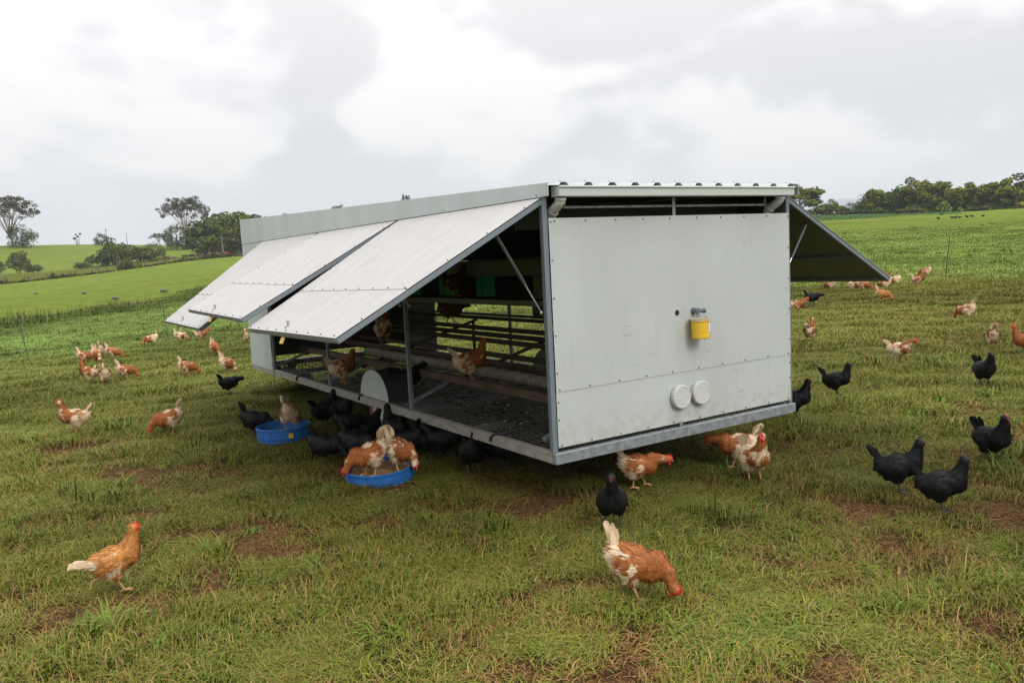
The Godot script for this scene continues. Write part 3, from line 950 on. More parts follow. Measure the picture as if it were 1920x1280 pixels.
# ---------------------------------------------------------------- far paddock: cows, poles, rocks
func far_things() -> void:
	rng.seed = 88
	var caps := [
		[Vector3(-0.65, 1.05, 0), Vector3(0.55, 1.08, 0), 0.36, 0.36],
		[Vector3(0.55, 1.1, 0), Vector3(0.95, 0.95, 0), 0.26, 0.17],
		[Vector3(0.95, 0.9, 0), Vector3(1.22, 0.62, 0), 0.16, 0.09],
		[Vector3(-0.7, 0.85, 0.2), Vector3(-0.72, 0.45, 0.2), 0.16, 0.08], [Vector3(-0.72, 0.45, 0.2), Vector3(-0.68, 0.0, 0.2), 0.07, 0.06],
		[Vector3(-0.7, 0.85, -0.2), Vector3(-0.66, 0.45, -0.2), 0.16, 0.08], [Vector3(-0.66, 0.45, -0.2), Vector3(-0.62, 0.0, -0.2), 0.07, 0.06],
		[Vector3(0.5, 0.85, 0.2), Vector3(0.52, 0.4, 0.2), 0.13, 0.07], [Vector3(0.52, 0.4, 0.2), Vector3(0.5, 0.0, 0.2), 0.065, 0.055],
		[Vector3(0.5, 0.85, -0.2), Vector3(0.58, 0.4, -0.2), 0.13, 0.07], [Vector3(0.58, 0.4, -0.2), Vector3(0.56, 0.0, -0.2), 0.065, 0.055]]
	var body := nets(caps, 0.07, 0.08)
	var tail := MB.new()
	tail.tube([Vector3(-0.98, 1.2, 0), Vector3(-1.06, 0.9, 0), Vector3(-1.04, 0.5, 0)], [0.03, 0.022, 0.045], 5)
	var cows := [
		[-89.5, 5.55, -214.1, -157, "rust brown cow, leftmost on the far paddock strip", 0, 1.0],
		[-87.8, 5.65, -214.7, 42, "small rust calf second from left on the far strip", 0, 0.72],
		[-85.2, 5.79, -215.8, 22, "dark brown cow near the fence clump on the far strip", 1, 0.95],
		[-83.5, 5.87, -216.4, 31, "dark brown cow grazing uphill of the fence clump", 1, 1.0],
		[-81.6, 5.95, -217.2, -169, "dark brown cow in the middle of the far herd", 1, 1.0],
		[-80.5, 6.0, -221.6, 20, "rust cow close behind the middle of the far herd", 0, 1.05],
		[-79.0, 6.04, -218.0, -140, "dark cow second from right in the far herd", 1, 0.95],
		[-75.6, 6.14, -219.4, 19, "brown cow, rightmost of the far herd near the coop", 0, 1.0]]
	for c in cows:
		var o := thing("cow", c[4], "cow", Vector3(c[0], terr(c[0], c[2]) + bumps(c[0], c[2], 230.0), c[2]), deg_to_rad(c[3]), "brown cows on the far paddock")
		o.scale = Vector3.ONE * c[6] * 0.85
		var m: Material = M.dark_cow if c[5] else M.cow
		part_mesh(o, "body", arrays_mesh(body, [], m))
		for s in [-1.0, 1.0]:
			var ear := MB.new()
			ear.ball(Vector3(0.95, 1.0, 0.2 * s), Vector3(0.05, 0.04, 0.11), Basis(), 6, 4)
			part(o, "ear", ear, m)
		part_mesh(o, "tail", tail.mesh(m))
	# power poles
	var poles := [[-193.1, -395.4, 8.0, "wooden power pole with crossarm beside the round skyline tree", 0.5], [-189.3, -408.2, 6.6, "bare pole alone on the left skyline", 0.0], [-85.8, -246.6, 7.6, "grey power pole with crossarm before the dense dark trees", 0.8]]
	for q in poles:
		var o := thing("power_pole", q[3], "power pole", Vector3(q[0], terr(q[0], q[1]), q[1]), 0.3, "power poles on the left hills")
		var mb := MB.new()
		mb.tube([Vector3(0, -0.3, 0), Vector3(0, q[2], 0)], [0.16, 0.11], 8)
		part(o, "pole", mb, M.pole)
		if q[4] > 0.0:
			var arm := MB.new()
			arm.bar(Vector3(-1.0, q[2] - 0.7 - q[4], 0), Vector3(1.3, q[2] - 0.7 - q[4], 0), 0.14, 0.14)
			part(o, "crossarm", arm, M.pole)
	var rocks := [[-28.86, -67.89, "grey boulder nearest the coop in the left field", 0.62], [-29.1, -60.01, "grey boulder low in the left field above the rank grass", 0.5], [-53.31, -91.6, "flat dark boulder at far left in the green field", 0.55], [-41.03, -78.49, "flat boulder between two others in the left field", 0.5]]
	for q in rocks:
		var mb := MB.new()
		mb.ball(Vector3(0, 0.02, 0), Vector3(0.62, 0.30, 0.5) * q[3] * 0.8, Basis(), 12, 8)
		for k in mb.v.size():
			var d := mb.v[k]
			mb.v[k] = d * (1.0 + 0.35 * nz.get_noise_3d(d.x * 130.0 + q[0] * 50.0, d.y * 130.0, d.z * 130.0))
		var o := top_mesh("boulder", mb.mesh(M.rock))
		o.position = Vector3(q[0], terr(q[0], q[1]) + bumps(q[0], q[1], 70.0) + 0.1, q[1])
		tag(o, q[2], "rock", "boulders in the left field")

func fences() -> void:
	# old paddock fence on the left slope
	var at := [[-110.7, -170.2], [-106.8, -172.7], [-103.1, -174.9], [-99.1, -177.2], [-95.2, -179.3], [-91.0, -181.5], [-86.8, -183.5], [-82.5, -185.5], [-78.5, -187.2], [-74.8, -188.7], [-71.0, -190.2], [-67.2, -191.6], [-63.2, -192.9], [-57.4, -194.7]]
	var f := thing("paddock_fence", "old post and wire fence along the far edge of the left field", "fence")
	rng.seed = 21
	var prev := Vector3.ZERO
	var wires := MB.new()
	var tufts: Array = []
	var tints: Array = []
	for i in at.size():
		var x: float = at[i][0]
		var z: float = at[i][1]
		var y := terr(x, z) + bumps(x, z, 200.0)
		var mb := MB.new()
		mb.tube([Vector3(x, y - 0.3, z), Vector3(x + rng.randf_range(-0.1, 0.1), y + rng.randf_range(1.2, 1.6), z)], [0.14, 0.12], 6)
		part(f, "post", mb, M.timber)
		var p := Vector3(x, y, z)
		if i > 0:
			for h in [0.5, 0.9, 1.2]:
				wires.tube([prev + Vector3(0, h, 0), p + Vector3(0, h, 0)], [0.012, 0.012], 3, false)
		if i > 0:
			for k in 15:
				var t := rng.randf()
				var q := prev.lerp(p, t) + Vector3(rng.randfn() * 0.8, 0, rng.randfn() * 0.8)
				q.y = terr(q.x, q.z) + bumps(q.x, q.z, 200.0)
				var big := smoothstep(-0.1, 0.5, nz.get_noise_2d(q.x * 25.0, 3.0))
				var s := rng.randf_range(4.0, 8.0)
				tufts.append(Transform3D(Basis(Vector3.UP, rng.randf() * TAU).scaled(Vector3(s, s * (0.6 + 1.6 * big), s)), q))
				tints.append(lin(0.62, 0.56, 0.6))
		prev = p
	part(f, "wires", wires, M.timber).set_meta("kind", "stuff")
	field("weeds", "rank dark weeds along the far paddock fence", tile(4, 30, 0.1, 0.16, 0.012), tufts, tints)
	# electric netting: thin green posts and strands
	var runs := [
		["thin dark electric netting fence at the left edge of the grazed grass", [[-17.5, -14.0, -0.10], [-13.1, -17.0, -0.15], [-10.76, -17.98, -0.17], [-9.17, -21.62, -0.09], [-7.6, -26.0, 0.05], [-5.0, -29.5, 0.0]]],
		["thin green electric netting fence crossing the right field", [[7.0, -30.5, 0.0], [11.34, -28.48, 0.05], [11.77, -21.87, 0.12], [15.6, -20.2, 0.02], [19.5, -18.6, 0.1]]]]
	for rn in runs:
		var o := thing("netting_fence", rn[0], "fence")
		var net := MB.new()
		var last := Transform3D()
		for i in rn[1].size():
			var q: Array = rn[1][i]
			var y := terr(q[0], q[1])
			var a := Vector3(q[0], y, q[1])
			var b := a + Vector3(q[2], 1.12, 0)
			var mb := MB.new()
			mb.tube([a - Vector3(0, 0.1, 0), b], [0.011, 0.010], 6)
			part(o, "post", mb, M.post)
			var now := Transform3D(Basis(), a)
			now.basis.x = b - a
			if i > 0:
				for h in 7:
					var t := 0.08 + 0.13 * h
					var p0 := last.origin + last.basis.x * t
					var p1 := now.origin + now.basis.x * t
					net.tube([p0, (p0 + p1) * 0.5 - Vector3(0, 0.03, 0), p1], [0.0016, 0.0016, 0.0016], 3, false)
			last = now
		part(o, "strands", net, M.net).set_meta("kind", "stuff")

# ---------------------------------------------------------------- smooth bodies: a field of tapered capsules, meshed with surface nets
func cap_d(p: Vector3, c: Array) -> float:
	var a: Vector3 = c[0]
	var ab: Vector3 = c[1] - a
	var t := clampf((p - a).dot(ab) / maxf(ab.length_squared(), 1e-9), 0.0, 1.0)
	return (p - a - ab * t).length() - lerpf(c[2], c[3], t)

func body_d(p: Vector3, caps: Array, k: float) -> float:
	var d := 1e3
	for c in caps:
		var e := cap_d(p, c)
		var h := maxf(k - absf(d - e), 0.0) / k
		d = minf(d, e) - h * h * k * 0.25
	return d

func nets(caps: Array, cell: float, k: float) -> Array:
	var lo := Vector3.ONE * 1e3
	var hi := -lo
	for c in caps:
		var r := Vector3.ONE * (maxf(c[2], c[3]) + k * 0.5 + cell * 2.0)
		lo = lo.min(c[0] - r).min(c[1] - r)
		hi = hi.max(c[0] + r).max(c[1] + r)
	var B := 4
	var nx := int(ceil((hi.x - lo.x) / cell / B)) * B + 1
	var ny := int(ceil((hi.y - lo.y) / cell / B)) * B + 1
	var nzz := int(ceil((hi.z - lo.z) / cell / B)) * B + 1
	var val := PackedFloat32Array()
	val.resize(nx * ny * nzz)
	val.fill(1.0)
	var reach := cell * B * 0.9 + cell
	var hot := []
	for bz in range(0, nzz - 1, B):
		for by in range(0, ny - 1, B):
			for bx in range(0, nx - 1, B):
				var d := body_d(lo + Vector3(bx + B * 0.5, by + B * 0.5, bz + B * 0.5) * cell, caps, k)
				if d < -reach:
					for z in range(bz, bz + B + 1):
						for y in range(by, by + B + 1):
							for x in range(bx, bx + B + 1):
								var q := (z * ny + y) * nx + x
								if val[q] == 1.0: val[q] = d
				elif d < reach: hot.append(Vector3i(bx, by, bz))
	for b in hot:
		for z in range(b.z, b.z + B + 1):
			for y in range(b.y, b.y + B + 1):
				for x in range(b.x, b.x + B + 1):
					var q := (z * ny + y) * nx + x
					if val[q] == 1.0 or val[q] < -reach: val[q] = body_d(lo + Vector3(x, y, z) * cell, caps, k)
	var vid := {}
	var v := PackedVector3Array()
	var corner := [Vector3i(0, 0, 0), Vector3i(1, 0, 0), Vector3i(0, 1, 0), Vector3i(1, 1, 0), Vector3i(0, 0, 1), Vector3i(1, 0, 1), Vector3i(0, 1, 1), Vector3i(1, 1, 1)]
	var edges := [[0, 1], [2, 3], [4, 5], [6, 7], [0, 2], [1, 3], [4, 6], [5, 7], [0, 4], [1, 5], [2, 6], [3, 7]]
	for b in hot:
		for z in range(b.z, mini(b.z + B, nzz - 1)):
			for y in range(b.y, mini(b.y + B, ny - 1)):
				for x in range(b.x, mini(b.x + B, nx - 1)):
					var q := (z * ny + y) * nx + x
					var f := [val[q], val[q + 1], val[q + nx], val[q + nx + 1], val[q + nx * ny], val[q + nx * ny + 1], val[q + nx * ny + nx], val[q + nx * ny + nx + 1]]
					var neg := 0
					for e in f: if e < 0.0: neg += 1
					if neg == 0 or neg == 8: continue
					var s := Vector3.ZERO
					var m := 0
					for e in edges:
						var f0: float = f[e[0]]
						var f1: float = f[e[1]]
						if (f0 < 0.0) != (f1 < 0.0):
							s += Vector3(corner[e[0]]).lerp(Vector3(corner[e[1]]), f0 / (f0 - f1))
							m += 1
					vid[q] = v.size()
					v.append(lo + (Vector3(x, y, z) + s / m) * cell)
	var idx := PackedInt32Array()
	var n := PackedVector3Array()
	n.resize(v.size())
	for q in vid:
		var x: int = q % nx
		var y: int = (q / nx) % ny
		var z: int = q / (nx * ny)
		for ax in 3:
			var step: int = [1, nx, nx * ny][ax]
			var u: int = [nx, nx * ny, 1][ax]
			var w: int = [nx * ny, 1, nx][ax]
			if (val[q] < 0.0) == (val[q + step] < 0.0): continue
			if not (vid.has(q - u) and vid.has(q - w) and vid.has(q - u - w)): continue
			var a: int = vid[q]
			var b2: int = vid[q - u]
			var c2: int = vid[q - u - w]
			var d2: int = vid[q - w]
			var outw := 1.0 if val[q] < 0.0 else -1.0
			var axis := Vector3.ZERO
			axis[ax] = outw
			for t in [[a, b2, c2], [a, c2, d2]]:
				var m := (v[t[1]] - v[t[0]]).cross(v[t[2]] - v[t[0]])
				# clockwise seen from outside: the cross product points inwards
				if m.dot(axis) > 0.0:
					idx.append(t[0]); idx.append(t[2]); idx.append(t[1])
				else:
					idx.append(t[0]); idx.append(t[1]); idx.append(t[2])
					m = -m
				for i in t: n[i] += m
	for i in n.size(): n[i] = n[i].normalized()
	return [v, n, idx]

func arrays_mesh(g: Array, colors: Array, m: Material, extra: MB = null) -> ArrayMesh:
	var v: PackedVector3Array = g[0].duplicate()
	var n: PackedVector3Array = g[1].duplicate()
	var idx: PackedInt32Array = g[2].duplicate()
	var c := PackedColorArray(colors)
	if extra:
		var base := v.size()
		v.append_array(extra.v)
		n.append_array(extra.n)
		c.append_array(extra.c)
		for i in extra.v.size(): idx.append(base + i)
	var arr := []
	arr.resize(Mesh.ARRAY_MAX)
	arr[Mesh.ARRAY_VERTEX] = v
	arr[Mesh.ARRAY_NORMAL] = n
	if c.size(): arr[Mesh.ARRAY_COLOR] = c
	arr[Mesh.ARRAY_INDEX] = idx
	var me := ArrayMesh.new()
	me.add_surface_from_arrays(Mesh.PRIMITIVE_TRIANGLES, arr)
	me.surface_set_material(0, m)
	return me

# ---------------------------------------------------------------- hens
# forward is +x, feet at y = 0
func hen_pose(pose: String) -> Dictionary:
	var P := {}
	var pitch := 8.0
	var y := 0.19
	var tail := 56.0
	match pose:
		"peck": pitch = -17.0; y = 0.182; tail = 50.0
		"low": pitch = -5.0; y = 0.178; tail = 48.0
		"walk": pitch = 6.0; tail = 48.0
		"run": pitch = 12.0; y = 0.2; tail = 12.0
	var c := Vector3(-0.005, y, 0)
	var F := Vector3(cos(deg_to_rad(pitch)), sin(deg_to_rad(pitch)), 0)
	var U := Vector3(-F.y, F.x, 0)
	var rump := c - F * 0.088 + U * 0.012
	var breast := c + F * 0.078
	var nb := c + F * 0.100 + U * 0.046
	var n1: Vector3
	var hd: Vector3
	var look: Vector3
	match pose:
		"peck":
			n1 = nb + Vector3(0.055, -0.055, 0.008)
			hd = n1 + Vector3(0.03, -0.068, 0.012)
			look = Vector3(0.5, -0.85, 0.1)
		"low":
			n1 = nb + Vector3(0.062, 0.004, 0.01)
			hd = n1 + Vector3(0.055, -0.002, 0.008)
			look = Vector3(0.95, -0.25, 0.1)
		"walk":
			n1 = nb + Vector3(0.048, 0.026, 0)
			hd = n1 + Vector3(0.052, 0.03, 0)
			look = Vector3(1, -0.12, 0.05)
		_:
			n1 = nb + Vector3(0.022, 0.052, 0.0)
			hd = n1 + Vector3(0.014, 0.055, 0.004)
			look = Vector3(1, -0.08, 0.12)
	look = look.normalized()
	var td := (-F * cos(deg_to_rad(tail)) + U * sin(deg_to_rad(tail))).normalized()
	# legs: [hock, foot] for the left (z < 0) and the right
	var legs := [[Vector3(-0.022, 0.088, -0.043), Vector3(0.004, 0.012, -0.046)], [Vector3(-0.018, 0.088, 0.043), Vector3(0.008, 0.012, 0.046)]]
	if pose in ["walk", "low"]: legs = [[Vector3(0.012, 0.088, -0.04), Vector3(0.045, 0.012, -0.042)], [Vector3(-0.045, 0.09, 0.04), Vector3(-0.052, 0.014, 0.044)]]
	if pose == "run": legs = [[Vector3(-0.075, 0.085, -0.04), Vector3(-0.14, 0.075, -0.042)], [Vector3(-0.005, 0.088, 0.04), Vector3(0.032, 0.012, 0.042)]]
	if pose == "peck": legs = [[Vector3(-0.048, 0.09, -0.043), Vector3(-0.022, 0.012, -0.046)], [Vector3(-0.012, 0.088, 0.043), Vector3(0.02, 0.012, 0.048)]]
	var caps := [
		[rump, c - F * 0.01, 0.050, 0.077], [c - F * 0.01 - U * 0.004, breast, 0.078, 0.064],
		[breast + U * 0.006, nb, 0.056, 0.042], [nb, n1, 0.042, 0.028], [n1, hd, 0.027, 0.0205], [hd, hd + look * 0.012, 0.0205, 0.015],
		[rump + U * 0.01, rump + td * 0.055, 0.042, 0.020], [rump - U * 0.012, c - F * 0.06 - U * 0.045, 0.045, 0.045]]
	for l in legs:
		var hip: Vector3 = c - F * 0.005 - U * 0.026 + Vector3(0, 0, signf(l[0].z) * 0.042)
		caps.append([hip, hip.lerp(l[0], 0.75), 0.048, 0.026])
		caps.append([hip.lerp(l[0], 0.7), l[0], 0.026, 0.012])
	P.merge({"c": c, "F": F, "U": U, "rump": rump, "nb": nb, "n1": n1, "hd": hd, "look": look, "td": td, "legs": legs, "caps": caps})
	return P

func plume(kind: String, P: Dictionary, p: Vector3, fine: float) -> Vector3:
	if kind in ["b", "k"]:
		var k := 0.85 + 0.4 * fine
		return Vector3(0.0065, 0.0068, 0.0078) * k
	var q: Vector3 = p - P.c
	var s: float = q.dot(P.F)
	var u: float = q.dot(P.U)
	var rust := Vector3(0.275, 0.088, 0.020)
	var cream := Vector3(0.60, 0.46, 0.31)
	var w := nz.get_noise_3d(p.x * 900.0 + P.seed * 77.0, p.y * 900.0, p.z * 900.0) * 0.9
	match kind:
		"r": w -= 0.02
		"p": w += 0.22
		"g":
			w -= 0.22
			rust = Vector3(0.40, 0.165, 0.042)
		"d":
			w -= 0.6
			rust = Vector3(0.10, 0.04, 0.014)
	w += smoothstep(-0.055, -0.105, s) * 0.35
	w += smoothstep(-0.015, -0.055, u) * 0.42 * (1.0 - smoothstep(0.03, 0.07, s))
	w -= smoothstep(0.04, 0.09, s) * 0.26
	w = smoothstep(0.03, 0.25, w)
	var tone := 0.66 + 0.62 * fine
	return (rust * tone).lerp(cream * (0.85 + 0.3 * fine), w)

func feather(mb: MB, at: Vector3, t: Vector3, n: Vector3, len_: float, w: float, lift: float, col: Color, tipc: Color) -> void:
	var side := t.cross(n).normalized() * w * 0.5
	var b := at - t * len_ * 0.25 - n * 0.002
	var m := at + t * len_ * 0.35 + n * lift * 0.5
	var e := at + t * len_ + n * lift
	var nn := (n + t * 0.12).normalized()
	mb.tri(b, m - side, m + side, nn, nn, nn, col, col, col)
	mb.tri(m - side, m + side, e, nn, nn, nn, col, col, tipc)

var pose_cache := {}
var hen_cache := {}

func hen_parts(kind: String, pose: String, variant: int) -> Array:
	var key := "%s_%s_%d" % [kind, pose, variant]
	if hen_cache.has(key): return hen_cache[key]
	if not pose_cache.has(pose):
		var P0 := hen_pose(pose)
		P0.geo = nets(P0.caps, 0.0075, 0.034)
		pose_cache[pose] = P0
	var P: Dictionary = pose_cache[pose].duplicate()
	P.seed = variant + 1.0
	rng.seed = 500 + variant * 13 + key.unicode_at(0)
	var dark := kind in ["b", "k"]
	var plum: Material = M.black if dark else M.plume
	var out := []
	# body: one continuous skin, with small overlapping feathers growing out of it
	var v: PackedVector3Array = P.geo[0]
	var n: PackedVector3Array = P.geo[1]
	var cols := []
	var face: Vector3 = P.hd + P.look * 0.016
	var red := Vector3(0.42, 0.02, 0.02) if kind in ["r", "p", "g", "k"] else Vector3(0.07, 0.018, 0.018)
	for i in v.size():
		var fine := 0.5 + 0.9 * nz2.get_noise_3d(v[i].x * 5200.0, v[i].y * 5200.0, v[i].z * 5200.0)
		var c := plume(kind, P, v[i], fine)
		c = c.lerp(red, smoothstep(0.031 if kind != "k" else 0.019, 0.022 if kind != "k" else 0.013, v[i].distance_to(face)) * (0.85 if kind != "b" else 0.3))
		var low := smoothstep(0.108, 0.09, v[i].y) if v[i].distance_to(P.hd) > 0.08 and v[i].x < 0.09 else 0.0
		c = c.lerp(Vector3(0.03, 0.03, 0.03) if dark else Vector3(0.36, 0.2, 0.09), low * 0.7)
		cols.append(lin(c.x, c.y, c.z))
	var fl := MB.new()
	var capn: Array = P.caps
	for i in 1700:
		var q := rng.randi() % v.size()
		var p := v[q]
		if p.distance_to(face) < 0.03 or p.y < 0.10 and p.distance_to(P.hd) > 0.09 and p.x < 0.1: continue
		var flow: Vector3 = -P.F - P.U * 0.25
		var len_ := 0.030
		var w := 0.016
		if cap_d(p, capn[3]) < 0.012 or cap_d(p, capn[4]) < 0.012:
			flow = (P.nb - P.hd).normalized()
			len_ = 0.022
			w = 0.008
		elif p.y < P.c.y - 0.05: flow = -P.F * 0.6 - Vector3.UP
		var t := (flow - n[q] * flow.dot(n[q]) + Vector3(rng.randfn(), rng.randfn(), rng.randfn()) * 0.12).normalized()
		var c := plume(kind, P, p, rng.randf())
		var tip := c * (1.9 if dark else 1.25)  # lighter tips on black hens paint in a sheen
		feather(fl, p, t, n[q], len_ * rng.randf_range(0.7, 1.25), w * rng.randf_range(0.8, 1.2), rng.randf_range(0.002, 0.009), lin(c.x, c.y, c.z), lin(tip.x, tip.y, tip.z))
	out.append(["body", arrays_mesh(P.geo, cols, plum, fl)])
	# tail: two stacked fans of feathers
	var tl := MB.new()
	var tail_c := Vector3(0.62, 0.47, 0.31)
	if kind == "d": tail_c = Vector3(0.09, 0.045, 0.02)
	if dark: tail_c = Vector3(0.006, 0.0064, 0.0075)
	var tb: Vector3 = P.rump + P.td * 0.03
	for row in 2:
		for i in 9:
			var a := (i - 4) / 4.0
			var lat := Vector3(0, 0, 1) * a * (0.20 + 0.06 * row)
			var rise: Vector3 = P.td.cross(Vector3(0, 0, 1)) * (-1.0)
			var d: Vector3 = (P.td + lat - rise * (0.18 * a * a + 0.16 * row)).normalized()
			var base := tb + Vector3(0, 0, 1) * a * 0.017
			var len_ := (0.138 - 0.03 * row) * (1.0 - 0.12 * a * a) * rng.randf_range(0.92, 1.05)
			var k := rng.randf_range(0.82, 1.1)
			tl.col = lin(tail_c.x * k, tail_c.y * k, tail_c.z * k)
			var nrm := d.cross(Vector3(0, 1, 0)).normalized()
			if nrm.z < 0: nrm = -nrm
			nrm = (nrm + Vector3(0, 0.2, a * 1.2)).normalized()
			var wv := d.cross(nrm).normalized() * 0.017
			var e := base + d * len_
			var m := base + d * len_ * 0.6
			tl.tri(base - wv * 0.5, base + wv * 0.5, m + wv, nrm, nrm, nrm, tl.col, tl.col, tl.col)
			tl.tri(base - wv * 0.5, m + wv, m - wv, nrm, nrm, nrm, tl.col, tl.col, tl.col)
			tl.tri(m - wv, m + wv, e + wv * 0.45, nrm, nrm, nrm, tl.col, tl.col, tl.col)
			tl.tri(m - wv, e + wv * 0.45, e - wv * 0.45, nrm, nrm, nrm, tl.col, tl.col, tl.col)
	out.append(["tail", tl.mesh(plum)])
	# wings: folded, layered rows of feathers over a shallow shell
	for s in [-1.0, 1.0]:
		var wg := MB.new()
		var along: Vector3 = (-P.F - P.U * 0.12).normalized()
		var across: Vector3 = along.cross(Vector3(0, 0, s)).normalized()
		if across.y > 0: across = -across
		var wc: Vector3 = P.c + P.F * 0.005 + P.U * 0.012 + Vector3(0, 0, s * 0.060)
		var cc := plume(kind, P, wc + P.F * 0.05, 0.5)
		wg.col = lin(cc.x, cc.y, cc.z)
		wg.ball(wc, Vector3(0.082, 0.046, 0.026), Basis(along, across, along.cross(across)), 14, 8)
		for k in wg.v.size():
			var wc2 := plume(kind, P, wg.v[k] + P.F * 0.045 + P.U * 0.045, rng.randf())
			wg.c[k] = lin(wc2.x, wc2.y, wc2.z)
		for row in 4:
			for i in 8:
				var t := (i + rng.randf_range(-0.3, 0.3)) / 7.0 * 2.0 - 1.0
				var la := 0.055 - row * 0.036
				var z := sqrt(maxf(0.0, 1.0 - pow(la / 0.085, 2) * 0.8 - t * t * 0.75)) * 0.026
				var at: Vector3 = wc - along * la + across * t * 0.038 + Vector3(0, 0, s) * (z + 0.001)
				var nn := (Vector3(0, 0, s) + across * t * 0.5 - along * la * 4.0).normalized()
				var c := plume(kind, P, at + P.F * 0.045 + P.U * 0.045, rng.randf())
				var tip := c * (2.4 if dark else 1.6)  # black wing feathers get painted sheen at the tips
				var d := (along + across * t * 0.12 + across * 0.08).normalized()
				feather(wg, at, d, nn, 0.036 + row * 0.008, 0.016, 0.003, lin(c.x, c.y, c.z), lin(tip.x, tip.y, tip.z))
		out.append(["wing", wg.mesh(plum)])
	# head: comb, wattles, beak, eyes
	var L: Vector3 = P.look
	var side := L.cross(Vector3.UP).normalized()
	if side.length() < 0.1: side = Vector3(0, 0, 1)
	var top := side.cross(L).normalized()
	var big := 1.35 if kind in ["r", "p", "g"] else (0.9 if kind == "k" else 0.4)
	var cm := MB.new()
	var edge := [Vector2(0.026, 0.006), Vector2(0.028, 0.018), Vector2(0.020, 0.030), Vector2(0.015, 0.022), Vector2(0.008, 0.036), Vector2(0.002, 0.024), Vector2(-0.006, 0.036), Vector2(-0.011, 0.022), Vector2(-0.021, 0.029), Vector2(-0.023, 0.012)]
	for s in [-1.0, 1.0]:
		for i in edge.size() - 1:
			var e0: Vector2 = edge[i]
			var e1: Vector2 = edge[i + 1]
			var org: Vector3 = P.hd + L * 0.002
			var a0: Vector3 = org + L * e0.x + top * (0.012 + (e0.y - 0.012) * big) + side * s * 0.0022
			var a1: Vector3 = org + L * e1.x + top * (0.012 + (e1.y - 0.012) * big) + side * s * 0.0022
			var b: Vector3 = org + top * 0.010 + side * s * 0.006
			cm.flat(b, a0, a1, side * s + top * 0.2)
			if s > 0: cm.quad(a0, a1, a1 - side * 0.0044, a0 - side * 0.0044, top)
	out.append(["comb", cm.mesh(M.comb if kind in ["r", "p", "g", "k"] else M.dark_comb)])
	for s in [-1.0, 1.0]:
		var wt := MB.new()
		wt.ball(P.hd + L * 0.018 - top * (0.018 + 0.008 * big) + side * s * 0.007, Vector3(0.004, 0.013 * (0.5 + 0.5 * big), 0.008), Basis(side, top, side.cross(top)), 8, 6)
		out.append(["wattle", wt.mesh(M.comb if kind in ["r", "p", "g", "k"] else M.dark_comb)])
	var bk := MB.new()
	bk.tube([P.hd + L * 0.018, P.hd + L * 0.032 - top * 0.001, P.hd + L * 0.043 - top * 0.006], [0.0095, 0.0062, 0.0012], 8)
	out.append(["beak", bk.mesh(M.dark_beak if dark else M.beak)])
	for s in [-1.0, 1.0]:
		var ey := MB.new()
		ey.ball(P.hd + L * 0.012 + top * 0.005 + side * s * 0.0175, Vector3.ONE * 0.0042, Basis(), 8, 6)
		out.append(["eye", ey.mesh(M.eye)])
	# legs: shank and four toes
	for l in P.legs:
		var lg := MB.new()
		var ft: Vector3 = l[1]
		lg.tube([l[0] + (l[0] - ft).normalized() * 0.01, l[0].lerp(ft, 0.5), ft], [0.0085, 0.0062, 0.0068], 7)
		var lifted: bool = ft.y > 0.04
		for a in [-0.55, 0.0, 0.5, PI]:
			var d := Vector3(cos(a), 0, sin(a))
			if lifted: d = Vector3(-0.3, -0.9, sin(a) * 0.5).normalized()
			var ln := 0.024 if a > 3.0 else 0.048
			lg.tube([ft, ft + d * ln * 0.55 + Vector3(0, 0.001, 0), ft + d * ln - Vector3(0, 0.008 if not lifted else 0.0, 0)], [0.0058, 0.0048, 0.0022], 6)
		out.append(["leg", lg.mesh(M.dark_shank if dark else M.shank)])
	hen_cache[key] = out
	return out

